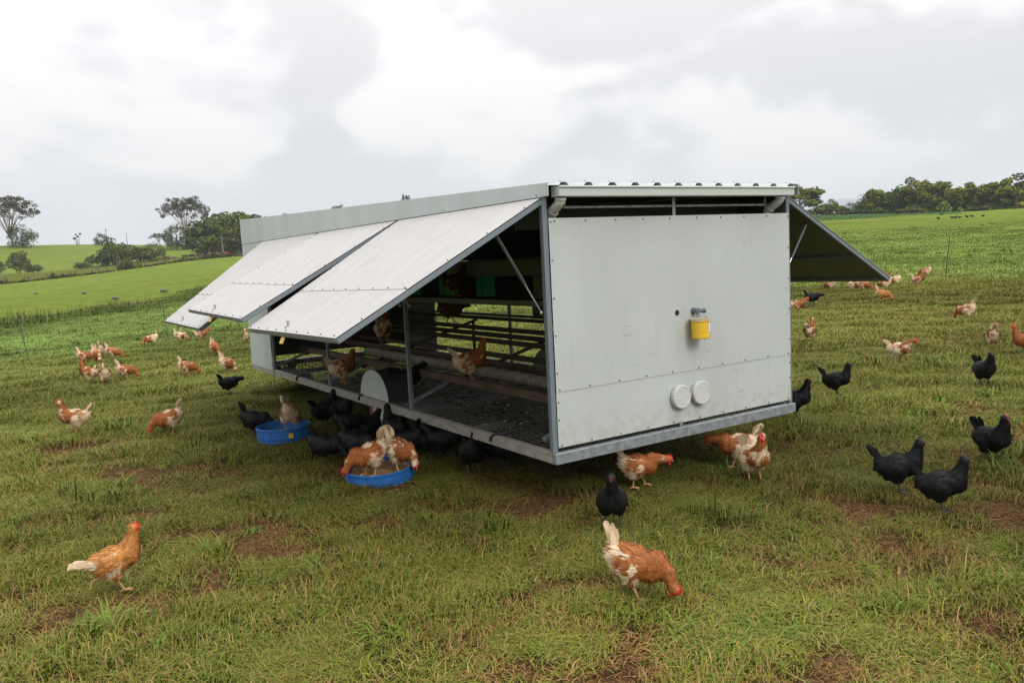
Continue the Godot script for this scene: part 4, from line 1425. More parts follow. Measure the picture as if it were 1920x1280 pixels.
func hens() -> void:
	var rows := [
		["g", "run", -2.27, 0.00, -4.38, 27, 0.95, "rust hen with cream tail running right, alone at lower left", true],
		["r", "peck", 0.56, -0.00, -3.90, -22, 1.0, "rust hen with white flank and cream tail pecking at front right", true],
		["r", "low", 0.89, -0.00, -5.85, -6, 1.0, "rust hen stretching its neck right beside the coop's near corner", true],
		["r", "low", 1.75, -0.02, -6.32, 166, 1.0, "rust hen facing left under the coop's end wall", true],
		["p", "stand", 1.76, -0.02, -5.91, -79, 1.0, "patchy white and rust hen standing tall facing the camera by the end wall", true],
		["p", "walk", 5.04, 0.11, -10.46, -44, 1.0, "white backed rust hen with raised tail walking right, midfield right", true],
		["r", "stand", 4.81, 0.13, -12.99, 55, 1.0, "dark rust hen standing upright just right of the coop", true],
		["r", "peck", 6.55, 0.16, -10.96, 69, 1.0, "rust hen seen from behind with white tail raised, far right", true],
		["r", "stand", 6.58, 0.15, -10.31, 167, 1.0, "dark rust hen cut off by the right picture edge", true],
		["p", "peck", 7.85, 0.27, -13.91, 134, 1.0, "pale cream hen pecking to the left in the right field", true],
		["g", "peck", 8.15, 0.35, -17.69, -33, 1.0, "golden hen pecking right below the open right flap", true],
		["r", "walk", 6.12, 0.24, -17.21, -12, 1.0, "rust hen walking right, half hidden by the end wall's right edge", true],
		["r", "peck", 8.49, 0.44, -21.42, 128, 1.0, "rust hen leftmost of those under the right flap", true],
		["p", "peck", 8.76, 0.43, -20.56, -43, 1.0, "pale hen pecking under the right flap, left of its pair", true],
		["p", "peck", 9.24, 0.47, -21.35, 152, 1.0, "white rumped hen behind the pair under the right flap", true],
		["r", "peck", 8.90, 0.43, -20.32, -34, 1.0, "rust hen with white rump pecking under the right flap", true],
		["r", "walk", 9.87, 0.51, -21.49, -15, 1.0, "dark rust hen half hidden behind the right flap's lower corner", true],
		["p", "peck", 9.30, 0.45, -20.09, 145, 1.0, "pale hen just below the right flap's lower corner", true],
		["p", "peck", 9.93, 0.50, -20.87, 157, 1.0, "pale hen with raised tail beside the right flap's corner", true],
		["r", "stand", 10.18, 0.49, -20.18, -2, 1.0, "rust hen standing upright left of the thin right fence post", true],
		["r", "peck", 11.58, 0.60, -22.53, 153, 1.0, "small distant rust hen behind the upright hen by the right post", true],
		["b", "low", 6.94, 0.30, -18.56, -17, 1.0, "black hen stretching right beneath the open right flap", true],
		["b", "stand", 5.09, 0.08, -8.66, -90, 1.0, "black hen facing the camera at far right midfield", true],
		["b", "stand", 3.57, 0.04, -8.85, -30, 1.0, "black hen standing right of the coop facing right", true],
		["k", "run", 2.76, 0.01, -7.88, -17, 1.0, "red combed black hen striding out from behind the end wall", true],
		["b", "stand", 2.61, -0.00, -5.42, -22, 1.0, "black hen with upright tail, left of the overlapping black pair", true],
		["b", "stand", 2.67, -0.00, -4.98, -26, 1.0, "black hen in front of the overlapping black pair at right", true],
		["k", "stand", 3.56, 0.01, -5.95, -79, 1.0, "black hen with red face turned, behind the pair at right edge", true],
		["b", "stand", 0.58, 0.00, -4.99, -95, 1.0, "black hen walking straight at the camera before the coop", true],
		["b", "low", -4.07, 0.00, -11.47, 48, 0.9, "black hen bent over left of the coop among rust hens", true],
		["b", "peck", -2.77, 0.00, -8.48, 6, 1.0, "black hen feeding at the left blue tub", true],
		["b", "peck", -1.70, 0.00, -7.05, -0, 1.0, "black hen pecking right between the two blue tubs", true],
		["k", "stand", -2.09, 0.00, -8.78, 48, 1.0, "black hen with red face under the coop behind the left tub", true],
		["b", "stand", -1.91, 0.01, -8.73, -18, 1.0, "black hen upright below the frame rail beside the red faced one", true],
		["b", "peck", -1.70, 0.01, -8.10, 22, 1.0, "black hen head down under the coop left of the wheel", true],
		["b", "peck", -1.42, 0.01, -7.05, -9, 1.0, "black hen feeding from the left of the near blue tub", true],
		["b", "walk", -1.40, 0.01, -7.65, 70, 1.0, "black hen in shade behind the near blue tub", true],
		["b", "stand", -1.15, 0.01, -7.54, 129, 1.0, "black hen under the coop in front of the wheel", true],
		["b", "peck", -0.98, 0.01, -7.05, 158, 1.0, "black hen pecking in shade right of the cream hen", true],
		["b", "peck", -0.81, 0.02, -7.09, 27, 1.0, "black hen in deep shade under the middle post", true],
		["b", "walk", -0.62, 0.02, -6.96, -5, 1.0, "black hen in deep shade right of the middle post", true],
		["k", "stand", -0.37, 0.02, -6.45, -72, 1.0, "black hen with red wattles facing out from under the frame rail", true],
		["b", "peck", -0.12, 0.02, -6.53, 171, 1.0, "black hen pecking in shade near the coop's front corner", true],
		["b", "walk", -3.42, 0.00, -12.17, 56, 1.0, "black hen under the far end of the coop, left one", true],
		["b", "peck", -3.14, 0.00, -11.77, 25, 1.0, "black hen pecking under the far end of the coop, right one", true],
		["p", "stand", -4.96, 0.01, -9.00, -153, 1.0, "mottled white and rust hen standing tall facing left at far left", true],
		["r", "peck", -3.82, 0.00, -8.80, -153, 1.0, "rust hen pecking left with cream tail up, left field", true],
		["r", "peck", -5.59, 0.00, -13.82, 16, 1.0, "rust and white hen with red comb pecking right, mid left", true],
		["p", "peck", -4.94, 0.00, -13.92, -22, 1.0, "pale hen with raised tail pecking beside the black hen", true],
		["r", "peck", -6.34, 0.00, -17.21, -45, 1.0, "rust hen head down facing the camera, tail raised, left of coop", true],
		["p", "peck", -9.00, -0.01, -20.20, -146, 1.0, "pale rust hen pecking left behind the flock at left", true],
		["p", "peck", -8.55, -0.00, -20.86, 18, 1.0, "cream winged hen pecking right beside the thin fence post", true],
		["r", "walk", -7.99, -0.00, -20.82, 27, 1.0, "rust hen with raised head walking right below the far flap", true],
		["r", "peck", -6.46, -0.00, -19.65, 118, 1.0, "rust hen partly behind the coop's far left panel", true],
		["r", "peck", -8.86, 0.00, -16.72, 24, 1.0, "leftmost hen of the tight flock at left, white tailed", true],
		["p", "peck", -8.66, 0.00, -16.81, -43, 1.0, "white hen in the middle of the tight flock at left", true],
		["p", "peck", -9.07, 0.00, -17.81, 112, 1.0, "white rumped hen at the back of the tight flock at left", true],
		["r", "peck", -8.50, 0.00, -17.19, 14, 1.0, "rust hen pecking right at the right of the tight flock", true],
		["r", "stand", -7.06, 0.01, -13.39, 168, 1.0, "dark rust hen with head up below the tight flock", true],
		["p", "peck", -6.71, 0.01, -13.23, 122, 1.0, "pale mottled hen seen from behind below the tight flock", true],
		["r", "peck", -6.68, 0.01, -13.87, 26, 1.0, "white flanked hen with tail high right of the pair at left", true],
		["b", "low", 59.09, 4.23, -110.79, -28, 1.0, "tiny black hen highest on the far right rise", true],
		["b", "peck", 47.38, 3.48, -89.49, -28, 1.0, "tiny black hen lowest on the far right rise", true],
		["b", "low", 48.06, 3.43, -87.95, -29, 1.0, "tiny distant black hen left of the close pair on the rise", true],
		["b", "peck", 49.74, 3.51, -90.27, 151, 1.0, "tiny distant black hen, left of the touching pair", true],
		["b", "low", 49.31, 3.46, -88.74, -29, 1.0, "tiny distant black hen, right of the touching pair", true],
		["b", "walk", 50.52, 3.49, -89.46, 151, 1.0, "tiny distant black hen, second from right on the far rise", true],
		["b", "peck", 52.10, 3.56, -91.30, -30, 1.0, "tiny distant black hen bending down on the far rise", true],
		["b", "stand", 50.42, 3.40, -86.28, -30, 1.0, "tiny distant black hen, rightmost and tallest on the far rise", true],
		["r", "stand", -1.93, 0.42, -9.10, 32, 1.0, "rust hen standing tall on the coop's mesh floor near the mudguard", false],
		["r", "stand", -0.38, 0.66, -7.22, 11, 1.0, "rust hen with cream tail perched on the wooden rail in the coop", false],
		["p", "stand", -1.57, 0.78, -9.92, -61, 1.0, "dim mottled hen on a rear perch beneath the near flap", false],
		["b", "walk", -1.06, 0.42, -8.05, 33, 1.0, "black hen behind the middle post on the mesh floor", false],
		["d", "stand", -0.62, 1.33, -9.40, 34, 1.0, "brown hen climbing on the nest box shelf before green curtains", false],
		["d", "low", -0.75, 0.96, -10.21, 9, 1.0, "brown hen silhouetted on a perch below the nest boxes", false],
		["b", "low", 0.49, 1.00, -8.45, 175, 1.0, "black hen silhouetted on a perch beside the end wall", false],
		["p", "peck", -2.34, 0.09, -8.28, 88, 1.0, "white hen seen from behind standing in the left blue tub", false],
		["r", "peck", -1.20, 0.06, -6.38, -149, 1.0, "rust hen in the near blue tub pecking left", false],
		["p", "peck", -0.96, 0.07, -6.47, -37, 1.0, "cream backed hen leaning over the right of the near blue tub", false],
	]
	var i := 0
	var made := {}
	for h in rows:
		var kind: String = h[0]
		var pose: String = h[1]
		var variant := (i * 7 / 3) % 2 if kind in ["r", "p"] else 0
		var key := "%s_%s_%d" % [kind, pose, variant]
		var o: Node3D
		if made.has(key):
			o = made[key].duplicate()
			o.name = numbered("hen")
			add_child(o)
		else:
			o = Node3D.new()
			o.name = numbered("hen")
			add_child(o)
			for q in hen_parts(kind, pose, variant): part_mesh(o, q[0], q[1])
			made[key] = o
		var at := Vector3(h[2], h[3], h[4])
		if h[8]: at.y = 0.012 + terr(at.x, at.z) + bumps(at.x, at.z, Vector2(at.x, at.z).length())
		o.position = at
		o.rotation.y = deg_to_rad(h[5])
		o.scale = Vector3.ONE * h[6] * (0.96 + 0.09 * fposmod(i * 0.618, 1.0))
		tag(o, h[7], "hen", "black hens" if kind in ["b", "k"] else "rust and white hens")
		i += 1

# ---------------------------------------------------------------- the hen house; u runs along its near end wall, v along its long side, h up from the frame
func c3(u: float, h: float, v: float) -> Vector3:
	return Vector3(u, h + FLOOR, -v)

func plate(mb: MB, a: Vector3, b: Vector3, c: Vector3, d: Vector3, t: float) -> void:
	# a flat sheet with the corners a b c d, t thick
	var n := (b - a).cross(d - a).normalized()
	var o := n * t
	mb.quad(a, b, c, d, -n)
	mb.quad(a + o, b + o, c + o, d + o, n)
	var mid := (a + b + c + d) * 0.25
	var q := [a, b, c, d]
	for i in 4:
		var p0: Vector3 = q[i]
		var p1: Vector3 = q[(i + 1) % 4]
		mb.quad(p0, p1, p1 + o, p0 + o, (p0 + p1) * 0.5 - mid)

func solid(mb: MB, u0: float, u1: float, h0: float, h1: float, v0: float, v1: float, ch := 0.003) -> void:
	mb.box(c3((u0 + u1) * 0.5, (h0 + h1) * 0.5, (v0 + v1) * 0.5), Vector3(u1 - u0, h1 - h0, v1 - v0), Basis(), ch)

func block(parent: Node, called: String, m: Material, u0: float, u1: float, h0: float, h1: float, v0: float, v1: float, ch := 0.003) -> MeshInstance3D:
	var mb := MB.new()
	solid(mb, u0, u1, h0, h1, v0, v1, ch)
	return part(parent, called, mb, m)

func screw(mb: MB, at: Vector3, n: Vector3, r := 0.0065) -> void:
	mb.tube([at, at + n * 0.006], [r, r * 0.7], 7)

func flap(root: Node, side: float, v0: float, v1: float, near: Vector2, far: Vector2, tagged: bool) -> void:
	var g := group_part(root, "side_flap")
	var hu := -0.012 if side < 0 else 2.472
	var hh := 1.788
	var hn := c3(hu, hh, v0)
	var hf := c3(hu, hh, v1)
	var on := c3(hu + side * near.x, near.y, v0)
	var of := c3(hu + side * far.x, far.y, v1)
	var nrm := (of - on).cross(hn - on).normalized()
	if nrm.y < 0: nrm = -nrm
	var cut := 0.68
	var mn := hn.lerp(on, cut)
	var mf := hf.lerp(of, cut)
	var up := MB.new()
	plate(up, hn, hf, mf, mn, 0.003 * (1.0 if (hf - hn).cross(mn - hn).dot(nrm) > 0 else -1.0))
	part(g, "sheet", up, M.flap)
	var lo := MB.new()
	var g0 := mn.lerp(on, 0.006) - nrm * 0.002
	var g1 := mf.lerp(of, 0.006) - nrm * 0.002
	plate(lo, g0, g1, of, on, 0.003 * (1.0 if (g1 - g0).cross(on - g0).dot(nrm) > 0 else -1.0))
	part(g, "sheet", lo, M.flap)
	# tube frame under the sheets and the dull lining between
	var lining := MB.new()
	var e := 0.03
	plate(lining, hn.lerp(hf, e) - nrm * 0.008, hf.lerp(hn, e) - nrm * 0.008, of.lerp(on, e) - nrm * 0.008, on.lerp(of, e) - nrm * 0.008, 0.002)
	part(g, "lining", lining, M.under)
	for ed in [[hn, on], [hf, of], [on, of], [mn, mf]]:
		var mb := MB.new()
		var inw: Vector3 = ((hn + hf + on + of) * 0.25 - (ed[0] + ed[1]) * 0.5).normalized()
		var off: Vector3 = inw * (0.016 if ed[0] != mn else 0.0) - nrm * 0.024
		var dir: Vector3 = (ed[1] - ed[0]).normalized()
		mb.bar(ed[0] + off + dir * 0.004, ed[1] + off - dir * 0.004, 0.032, 0.032, nrm)
		part(g, "frame_rail", mb, M.edge if ed[0] != on else M.galv)
	var sc := MB.new()
	for i in 9:
		var t := (i + 0.25) / 8.5
		screw(sc, mn.lerp(mf, t).lerp(hn.lerp(hf, t), 0.012) + nrm * 0.003, nrm)
		screw(sc, on.lerp(of, t).lerp(hn.lerp(hf, t), 0.012) + nrm * 0.003, nrm)
	for i in 5:
		var t := (i + 0.4) / 5.0
		screw(sc, hn.lerp(on, t).lerp(hf.lerp(of, t), 0.008) + nrm * 0.003, nrm)
		screw(sc, hf.lerp(of, t).lerp(hn.lerp(on, t), 0.008) + nrm * 0.003, nrm)
	part(g, "screw_heads", sc, M.screw).set_meta("kind", "stuff")
	# the latch at the middle of the lower edge, with its tag hanging below
	var lm := on.lerp(of, 0.55).lerp(hn.lerp(hf, 0.55), 0.045) + nrm * 0.004
	var along := (of - on).normalized()
	var down := (on - hn).normalized()
	var la := MB.new()
	la.bar(lm, lm + nrm * 0.018 - down * 0.008, 0.014, 0.005, along)
	la.bar(lm + nrm * 0.018 - down * 0.008, lm + nrm * 0.03 - down * 0.02, 0.024, 0.006, along)
	la.bar(lm + nrm * 0.003, lm + nrm * 0.003 + down * 0.03, 0.008, 0.004, along)
	part(g, "latch", la, M.galv)
	if tagged:
		var yt := MB.new()
		var y0 := on.lerp(of, 0.57) - nrm * 0.045 - down * 0.02
		var dz := (Vector3.DOWN * 0.8 + down * 0.6).normalized()
		dz = (dz - along * dz.dot(along)).normalized()
		yt.box(y0 + dz * 0.03, Vector3(0.085, 0.06, 0.008), Basis(along, -dz, along.cross(-dz)), 0.002)
		part(g, "latch_tag", yt, M.yellow)
	# gas struts at both ends
	for k in 2:
		var t := 0.03 if k == 0 else 0.97
		var top := hn.lerp(hf, t).lerp(on.lerp(of, t), 0.235) - nrm * 0.05
		var bot := c3(hu - side * 0.01, 1.03 if side < 0 else 1.12, lerpf(v0, v1, t))
		var cy := MB.new()
		cy.tube([top, top.lerp(bot, 0.62)], [0.013, 0.013], 10)
		cy.ball(top, Vector3.ONE * 0.02, Basis(), 8, 6)
		part(g, "strut_cylinder", cy, mat(lin(0.045, 0.05, 0.055), 0.45))
		var rod := MB.new()
		rod.tube([top.lerp(bot, 0.62), bot], [0.0065, 0.0065], 8)
		rod.ball(bot, Vector3.ONE * 0.015, Basis(), 8, 6)
		part(g, "strut_rod", rod, M.chrome)

func coop() -> void:
	rng.seed = 77
	var o := thing("mobile_hen_house", "pale grey sheet metal mobile hen house with raised side flaps, on wheels in the grass", "hen house", COOP_AT, COOP_TURN)
	# base frame
	block(o, "frame_rail", M.galv, -0.012, 2.472, 0.0, 0.078, -0.030, 0.024, 0.004)
	block(o, "frame_rail", M.rail, -0.012, 0.04, 0.0, 0.078, 0.027, 7.44, 0.004)
	block(o, "frame_rail", M.rail, 2.42, 2.472, 0.0, 0.078, 0.027, 7.44, 0.004)
	block(o, "frame_rail", M.rail, -0.012, 2.472, 0.0, 0.078, 7.443, 7.49, 0.004)
	for v in [1.2, 2.4, 3.7, 4.9, 6.2]: block(o, "joist", M.galv, 0.043, 2.417, 0.010, 0.066, v, v + 0.05)
	# mesh floor
	var fl := MB.new()
	var u := 0.05
	while u < 2.42:
		solid(fl, u - 0.0035, u + 0.0035, 0.071, 0.0775, 0.03, 7.44, 0.0003)
		u += 0.05
	var v := 0.06
	while v < 7.44:
		solid(fl, 0.03, 2.43, 0.0785, 0.0825, v - 0.003, v + 0.003, 0.0003)
		v += 0.15
	part(o, "mesh_floor", fl, M.wire).set_meta("kind", "stuff")
	var lit := MB.new()
	var white := MB.new()
	for i in 420:
		var a := c3(rng.randf_range(0.25, 2.35), 0.084, rng.randf_range(0.1, 7.3))
		lit.ball(a, Vector3(rng.randf_range(0.015, 0.06), 0.006, rng.randf_range(0.015, 0.06)), Basis(Vector3.UP, rng.randf() * TAU), 7, 4)
	for i in 90:
		var a := c3(rng.randf_range(0.06, 1.6), 0.089, rng.randf_range(0.1, 4.0))
		white.ball(a, Vector3(rng.randf_range(0.004, 0.013), 0.004, rng.randf_range(0.004, 0.01)), Basis(Vector3.UP, rng.randf() * TAU), 6, 4)
	part(o, "floor_litter", lit, mat(lin(0.03, 0.025, 0.018), 0.95)).set_meta("kind", "stuff")
	part(o, "droppings", white, M.white).set_meta("kind", "stuff")
	# posts
	for p in [[-0.01, 0.0], [2.43, 0.0]]: block(o, "corner_post", M.edge, p[0], p[0] + 0.04, 0.079, 1.795, p[1] + 0.002, p[1] + 0.042)
	for p in [[-0.006, 2.24], [-0.006, 4.33], [-0.006, 6.43], [2.43, 2.24], [2.43, 4.33], [2.43, 6.43]]: block(o, "side_post", M.edge, p[0], p[0] + 0.034, 0.079, 1.75, p[1] - 0.017, p[1] + 0.017)
	for p in [[-0.006], [2.43]]: block(o, "top_rail", M.edge, p[0], p[0] + 0.036, 1.755, 1.792, 0.045, 7.44)
	block(o, "mid_rail", M.edge, 2.432, 2.462, 0.655, 0.69, 0.045, 6.40)
	# near end wall: two sheets, the upper one lapping the lower
	block(o, "wall_sheet", M.wall, 0.033, 2.444, 0.107, 0.4975, -0.003, 0.001, 0.001)
	block(o, "wall_sheet", M.wall, 0.032, 2.445, 0.4905, 1.656, -0.007, -0.0035, 0.001)
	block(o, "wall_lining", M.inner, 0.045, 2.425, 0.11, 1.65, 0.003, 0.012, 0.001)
	var sc := MB.new()
	for i in 10:
		var t := i / 9.0
		var uu := lerpf(0.05, 2.425, t) + rng.randf_range(-0.01, 0.01)
		screw(sc, c3(uu, 0.505, -0.007), Vector3(0, 0, 1))
		screw(sc, c3(uu, 0.122, -0.003), Vector3(0, 0, 1))
		if i < 9: screw(sc, c3(uu + 0.02, 1.636, -0.007), Vector3(0, 0, 1))
	for i in 5:
		var hh := lerpf(0.62, 1.63, i / 4.0)
		for uu in [0.046, 2.432]: screw(sc, c3(uu, hh, -0.007), Vector3(0, 0, 1))
	for hh in [0.3, 0.42]:
		for uu in [0.046, 2.432]: screw(sc, c3(uu, hh, -0.003), Vector3(0, 0, 1))
	part(o, "screw_heads", sc, M.screw).set_meta("kind", "stuff")
	block(o, "wall_bracket", M.galv, 1.155, 1.185, 0.079, 0.12, -0.016, -0.004)
	# drain caps, hose hole and fitting
	for q in [[1.157, 0.312], [1.364, 0.316]]:
		var g := group_part(o, "drain_cap")
		var ax := Basis(Vector3(1, 0, 0), Vector3(0, 0, 1), Vector3(0, -1, 0))
		var mb := MB.new()
		mb.lathe(c3(q[0], q[1], -0.004), ax, [Vector2(0.078, 0.0), Vector2(0.078, 0.012), Vector2(0.090, 0.013), Vector2(0.090, 0.040), Vector2(0.086, 0.045), Vector2(0.074, 0.046), Vector2(0.072, 0.0435), Vector2(0.0, 0.0435)], 32)
		part(g, "cap", mb, M.pvc)
		for k in 4:
			var a: float = TAU * k / 4 + 0.6 + q[0]
			var lg := MB.new()
			lg.bar(c3(q[0] + cos(a) * 0.052 - 0.008, q[1] + sin(a) * 0.052, -0.048), c3(q[0] + cos(a) * 0.052 + 0.008, q[1] + sin(a) * 0.052, -0.048), 0.010, 0.006, Vector3.UP, 0.002)
			part(g, "lug", lg, M.clear)
		for k in 8:
			var a := TAU * k / 8
			var lg := MB.new()
			lg.bar(c3(q[0] + cos(a) * 0.0905, q[1] + sin(a) * 0.0905, -0.018), c3(q[0] + cos(a) * 0.0905, q[1] + sin(a) * 0.0905, -0.042), 0.006, 0.006, Vector3(-sin(a), cos(a), 0), 0.0015)
			part(g, "grip", lg, M.pvc)
	var az := Basis(Vector3(1, 0, 0), Vector3(0, 0, 1), Vector3(0, -1, 0))
	var gr := MB.new()
	gr.lathe(c3(1.164, 0.94, -0.0072), az, [Vector2(0.021, 0.0), Vector2(0.021, 0.003), Vector2(0.017, 0.004), Vector2(0.015, 0.0005), Vector2(0.0, 0.0005)], 18)
	part(o, "wall_hole", gr, M.dark)
	var ht := MB.new()
	ht.lathe(c3(1.33, 0.942, -0.0072), az, [Vector2(0.026, 0.0), Vector2(0.026, 0.012), Vector2(0.022, 0.014), Vector2(0.022, 0.05), Vector2(0.018, 0.055), Vector2(0.0, 0.055)], 16)
	ht.tube([c3(1.335, 0.942, -0.045), c3(1.385, 0.94, -0.058)], [0.016, 0.015], 12)
	ht.tube([c3(1.385, 0.94, -0.058), c3(1.40, 0.9395, -0.062)], [0.019, 0.019], 12)
	part(o, "hose_fitting", ht, mat(lin(0.09, 0.12, 0.14), 0.45))
	# gutter, its down pipes, and the open strip under it
	var gu := MB.new()
	solid(gu, 0.040, 2.362, 1.792, 1.848, -0.132, -0.128, 0.001)
	solid(gu, 0.040, 2.362, 1.788, 1.792, -0.130, -0.045, 0.001)
	solid(gu, 0.040, 2.362, 1.792, 1.860, -0.046, -0.042, 0.001)
	solid(gu, 0.036, 0.040, 1.789, 1.848, -0.131, -0.043, 0.001)
	solid(gu, 2.362, 2.366, 1.789, 1.848, -0.131, -0.043, 0.001)
	gu.tube([c3(0.036, 1.85, -0.134), c3(2.366, 1.85, -0.134)], [0.008, 0.008], 8)
	part(o, "gutter", gu, M.gutter)
	for q in [[0.088, -1.0], [2.265, 1.0]]:
		var dp := MB.new()
		dp.tube([c3(q[0], 1.788, -0.075), c3(q[0], 1.762, -0.07), c3(q[0], 1.74, -0.045), c3(q[0] + q[1] * -0.004, 1.715, 0.005), c3(q[0] + q[1] * -0.008, 1.69, 0.048), c3(q[0] + q[1] * -0.01, 1.60, 0.06)], [0.033, 0.033, 0.033, 0.033, 0.033, 0.033], 16)
		dp.tube([c3(q[0], 1.787, -0.075), c3(q[0], 1.768, -0.072)], [0.038, 0.038], 16)
		dp.tube([c3(q[0] + q[1] * -0.006, 1.705, 0.02), c3(q[0] + q[1] * -0.008, 1.69, 0.046)], [0.038, 0.038], 16)
		part(o, "down_pipe", dp, M.pvc)
	block(o, "vent_rail", M.galv, 0.17, 2.19, 1.718, 1.736, 0.004, 0.020)
	for q in [0.17, 2.172]: block(o, "vent_bracket", M.galv, q, q + 0.018, 1.739, 1.79, 0.004, 0.020)
	block(o, "vent_bracket", M.galv, 1.155, 1.185, 1.64, 1.79, -0.003, 0.003)
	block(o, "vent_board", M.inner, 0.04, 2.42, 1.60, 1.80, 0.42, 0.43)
	# roofing: one ribbed sheet falling towards the gutter
	var prof: Array = []
	var rise := 0.021
	for i in 12:
		var b := 0.10 + i * 0.2055
		if i == 0: prof.append(Vector2(-0.004, 0))
		prof.append_array([Vector2(b - 0.040, 0), Vector2(b - 0.020, rise), Vector2(b + 0.020, rise), Vector2(b + 0.040, 0)])
	prof.append(Vector2(2.466, 0))
	var rf := MB.new()
	for i in prof.size() - 1:
		var p0: Vector2 = prof[i]
		var p1: Vector2 = prof[i + 1]
		plate(rf, c3(p0.x, 1.862 + p0.y, -0.10), c3(p1.x, 1.862 + p1.y, -0.10), c3(p1.x, 2.112 + p1.y, 7.47), c3(p0.x, 2.112 + p0.y, 7.47), 0.0015)
	part(o, "roof_sheet", rf, M.roof)
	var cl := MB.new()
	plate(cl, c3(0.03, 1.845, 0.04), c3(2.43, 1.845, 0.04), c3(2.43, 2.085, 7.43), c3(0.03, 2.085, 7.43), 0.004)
	part(o, "added_ceiling", cl, mat(lin(0.035, 0.034, 0.03), 0.9))  # dark sheet added under the roof so the inside reads black
	var rs := MB.new()
	for i in 12:
		for k in 7: screw(rs, c3(0.10 + i * 0.2055, 1.892 + k * 1.2 * 0.033, -0.06 + k * 1.2), Vector3.UP, 0.006)
	part(o, "roof_screws", rs, M.galv).set_meta("kind", "stuff")
	for s in [-1.0, 1.0]:
		var fu := -0.014 if s < 0 else 2.474
		var fa := MB.new()
		plate(fa, c3(fu, 1.795, -0.085), c3(fu, 1.795, 7.49), c3(fu, 2.142, 7.49), c3(fu, 1.880, -0.085), 0.004 * (1.0 if s > 0 else -1.0))
		plate(fa, c3(fu, 1.880, -0.085), c3(fu, 2.142, 7.49), c3(fu - s * 0.05, 2.145, 7.49), c3(fu - s * 0.05, 1.883, -0.085), 0.003)
		part(o, "fascia", fa, M.sheet)
		# closed corner panels at the far end
		var cp := MB.new()
		solid(cp, fu - 0.002, fu + 0.002, 0.07, 1.79, 6.465, 7.487, 0.001)
		part(o, "corner_panel", cp, M.sheet)
		var cs := MB.new()
		for i in 6: screw(cs, c3(fu + s * 0.002, 1.81, 0.05 + i * 1.3), Vector3(s, 0, 0))
		for i in 7: screw(cs, c3(fu + s * 0.002, lerpf(0.15, 1.75, i / 6.0), 6.49), Vector3(s, 0, 0))
		part(o, "fascia_screws", cs, M.screw).set_meta("kind", "stuff")
	# far end wall, with the light showing below it
	block(o, "end_wall", M.sheet, -0.01, 2.47, 0.155, 2.12, 7.462, 7.466, 0.001)
	block(o, "wall_lining", M.inner, 0.0, 2.46, 0.155, 2.08, 7.448, 7.457, 0.001)
	# side flaps, three a side
	flap(o, -1.0, 0.01, 2.20, Vector2(1.472, 1.004), Vector2(1.392, 0.955), true)
	flap(o, -1.0, 2.26, 4.26, Vector2(1.425, 1.032), Vector2(1.44, 1.06), true)
	flap(o, -1.0, 4.34, 6.45, Vector2(1.33, 0.85), Vector2(1.30, 0.848), true)
	flap(o, 1.0, 0.01, 2.20, Vector2(1.42, 1.048), Vector2(1.40, 1.035), false)
	flap(o, 1.0, 2.26, 4.26, Vector2(1.41, 1.02), Vector2(1.41, 1.02), false)
	flap(o, 1.0, 4.34, 6.45, Vector2(1.40, 1.01), Vector2(1.40, 1.01), false)
	# nest boxes along the right side
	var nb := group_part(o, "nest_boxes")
	block(nb, "added_dark_board", mat(lin(0.03, 0.03, 0.026), 0.9), 2.33, 2.345, 1.40, 1.83, 0.05, 7.4)  # dark board added to deepen the shade above the nests
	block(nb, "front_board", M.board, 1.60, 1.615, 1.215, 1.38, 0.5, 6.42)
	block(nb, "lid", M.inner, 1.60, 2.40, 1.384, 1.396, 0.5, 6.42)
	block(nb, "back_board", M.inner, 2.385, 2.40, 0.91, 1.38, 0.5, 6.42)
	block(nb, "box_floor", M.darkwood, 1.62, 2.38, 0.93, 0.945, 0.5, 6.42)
	block(nb, "shelf", M.shelf, 1.50, 1.535, 0.905, 0.965, 0.5, 6.42)
	block(nb, "end_panel", M.board, 1.602, 1.612, 0.97, 1.21, 2.15, 2.52)
	block(nb, "skirt", M.inner, 1.604, 1.612, 0.80, 0.90, 2.15, 2.56)
	var vv := 0.5
	var k := 0
	while vv < 6.4:
		block(nb, "divider", M.darkwood, 1.62, 2.38, 0.95, 1.38, vv, vv + 0.01)
		if vv > 3.0 and k % 2 == 0:
			block(nb, "curtain", M.curtain, 1.606, 1.610, 0.985, 1.21, vv + 0.02, vv + 0.30, 0.001)
			block(nb, "curtain", M.curtain, 1.606, 1.610, 0.985, 1.21, vv + 0.315, vv + 0.43, 0.001)
		vv += 0.46
		k += 1
	# perches
	for q in [[0.45, 0.312, 0.045, 0.075, 0], [0.95, 0.388, 0.045, 0.06, 0], [1.05, 0.33, 0.04, 0.05, 1], [1.15, 0.435, 0.04, 0.05, 1], [1.36, 0.535, 0.04, 0.05, 1], [1.56, 0.565, 0.04, 0.05, 1], [1.76, 0.60, 0.04, 0.05, 1], [1.98, 0.69, 0.04, 0.04, 1]]:
		block(o, "perch_rail", M.darkwood if q[4] else M.wood, q[0] - q[2] * 0.5, q[0] + q[2] * 0.5, q[1] - q[3] * 0.5, q[1] + q[3] * 0.5, 0.06, 7.1, 0.006)
	var pp := MB.new()
	var pts: Array = []
	var rad: Array = []
	for i in 60:
		pts.append(c3(0.75, 0.350, 0.08 + i * 0.0832))
		rad.append(0.056 + 0.005 * sin(i * 2.2) + rng.randf_range(-0.002, 0.003))
	pp.tube(pts, rad, 14)
	part(o, "perch_pipe", pp, M.pipe)
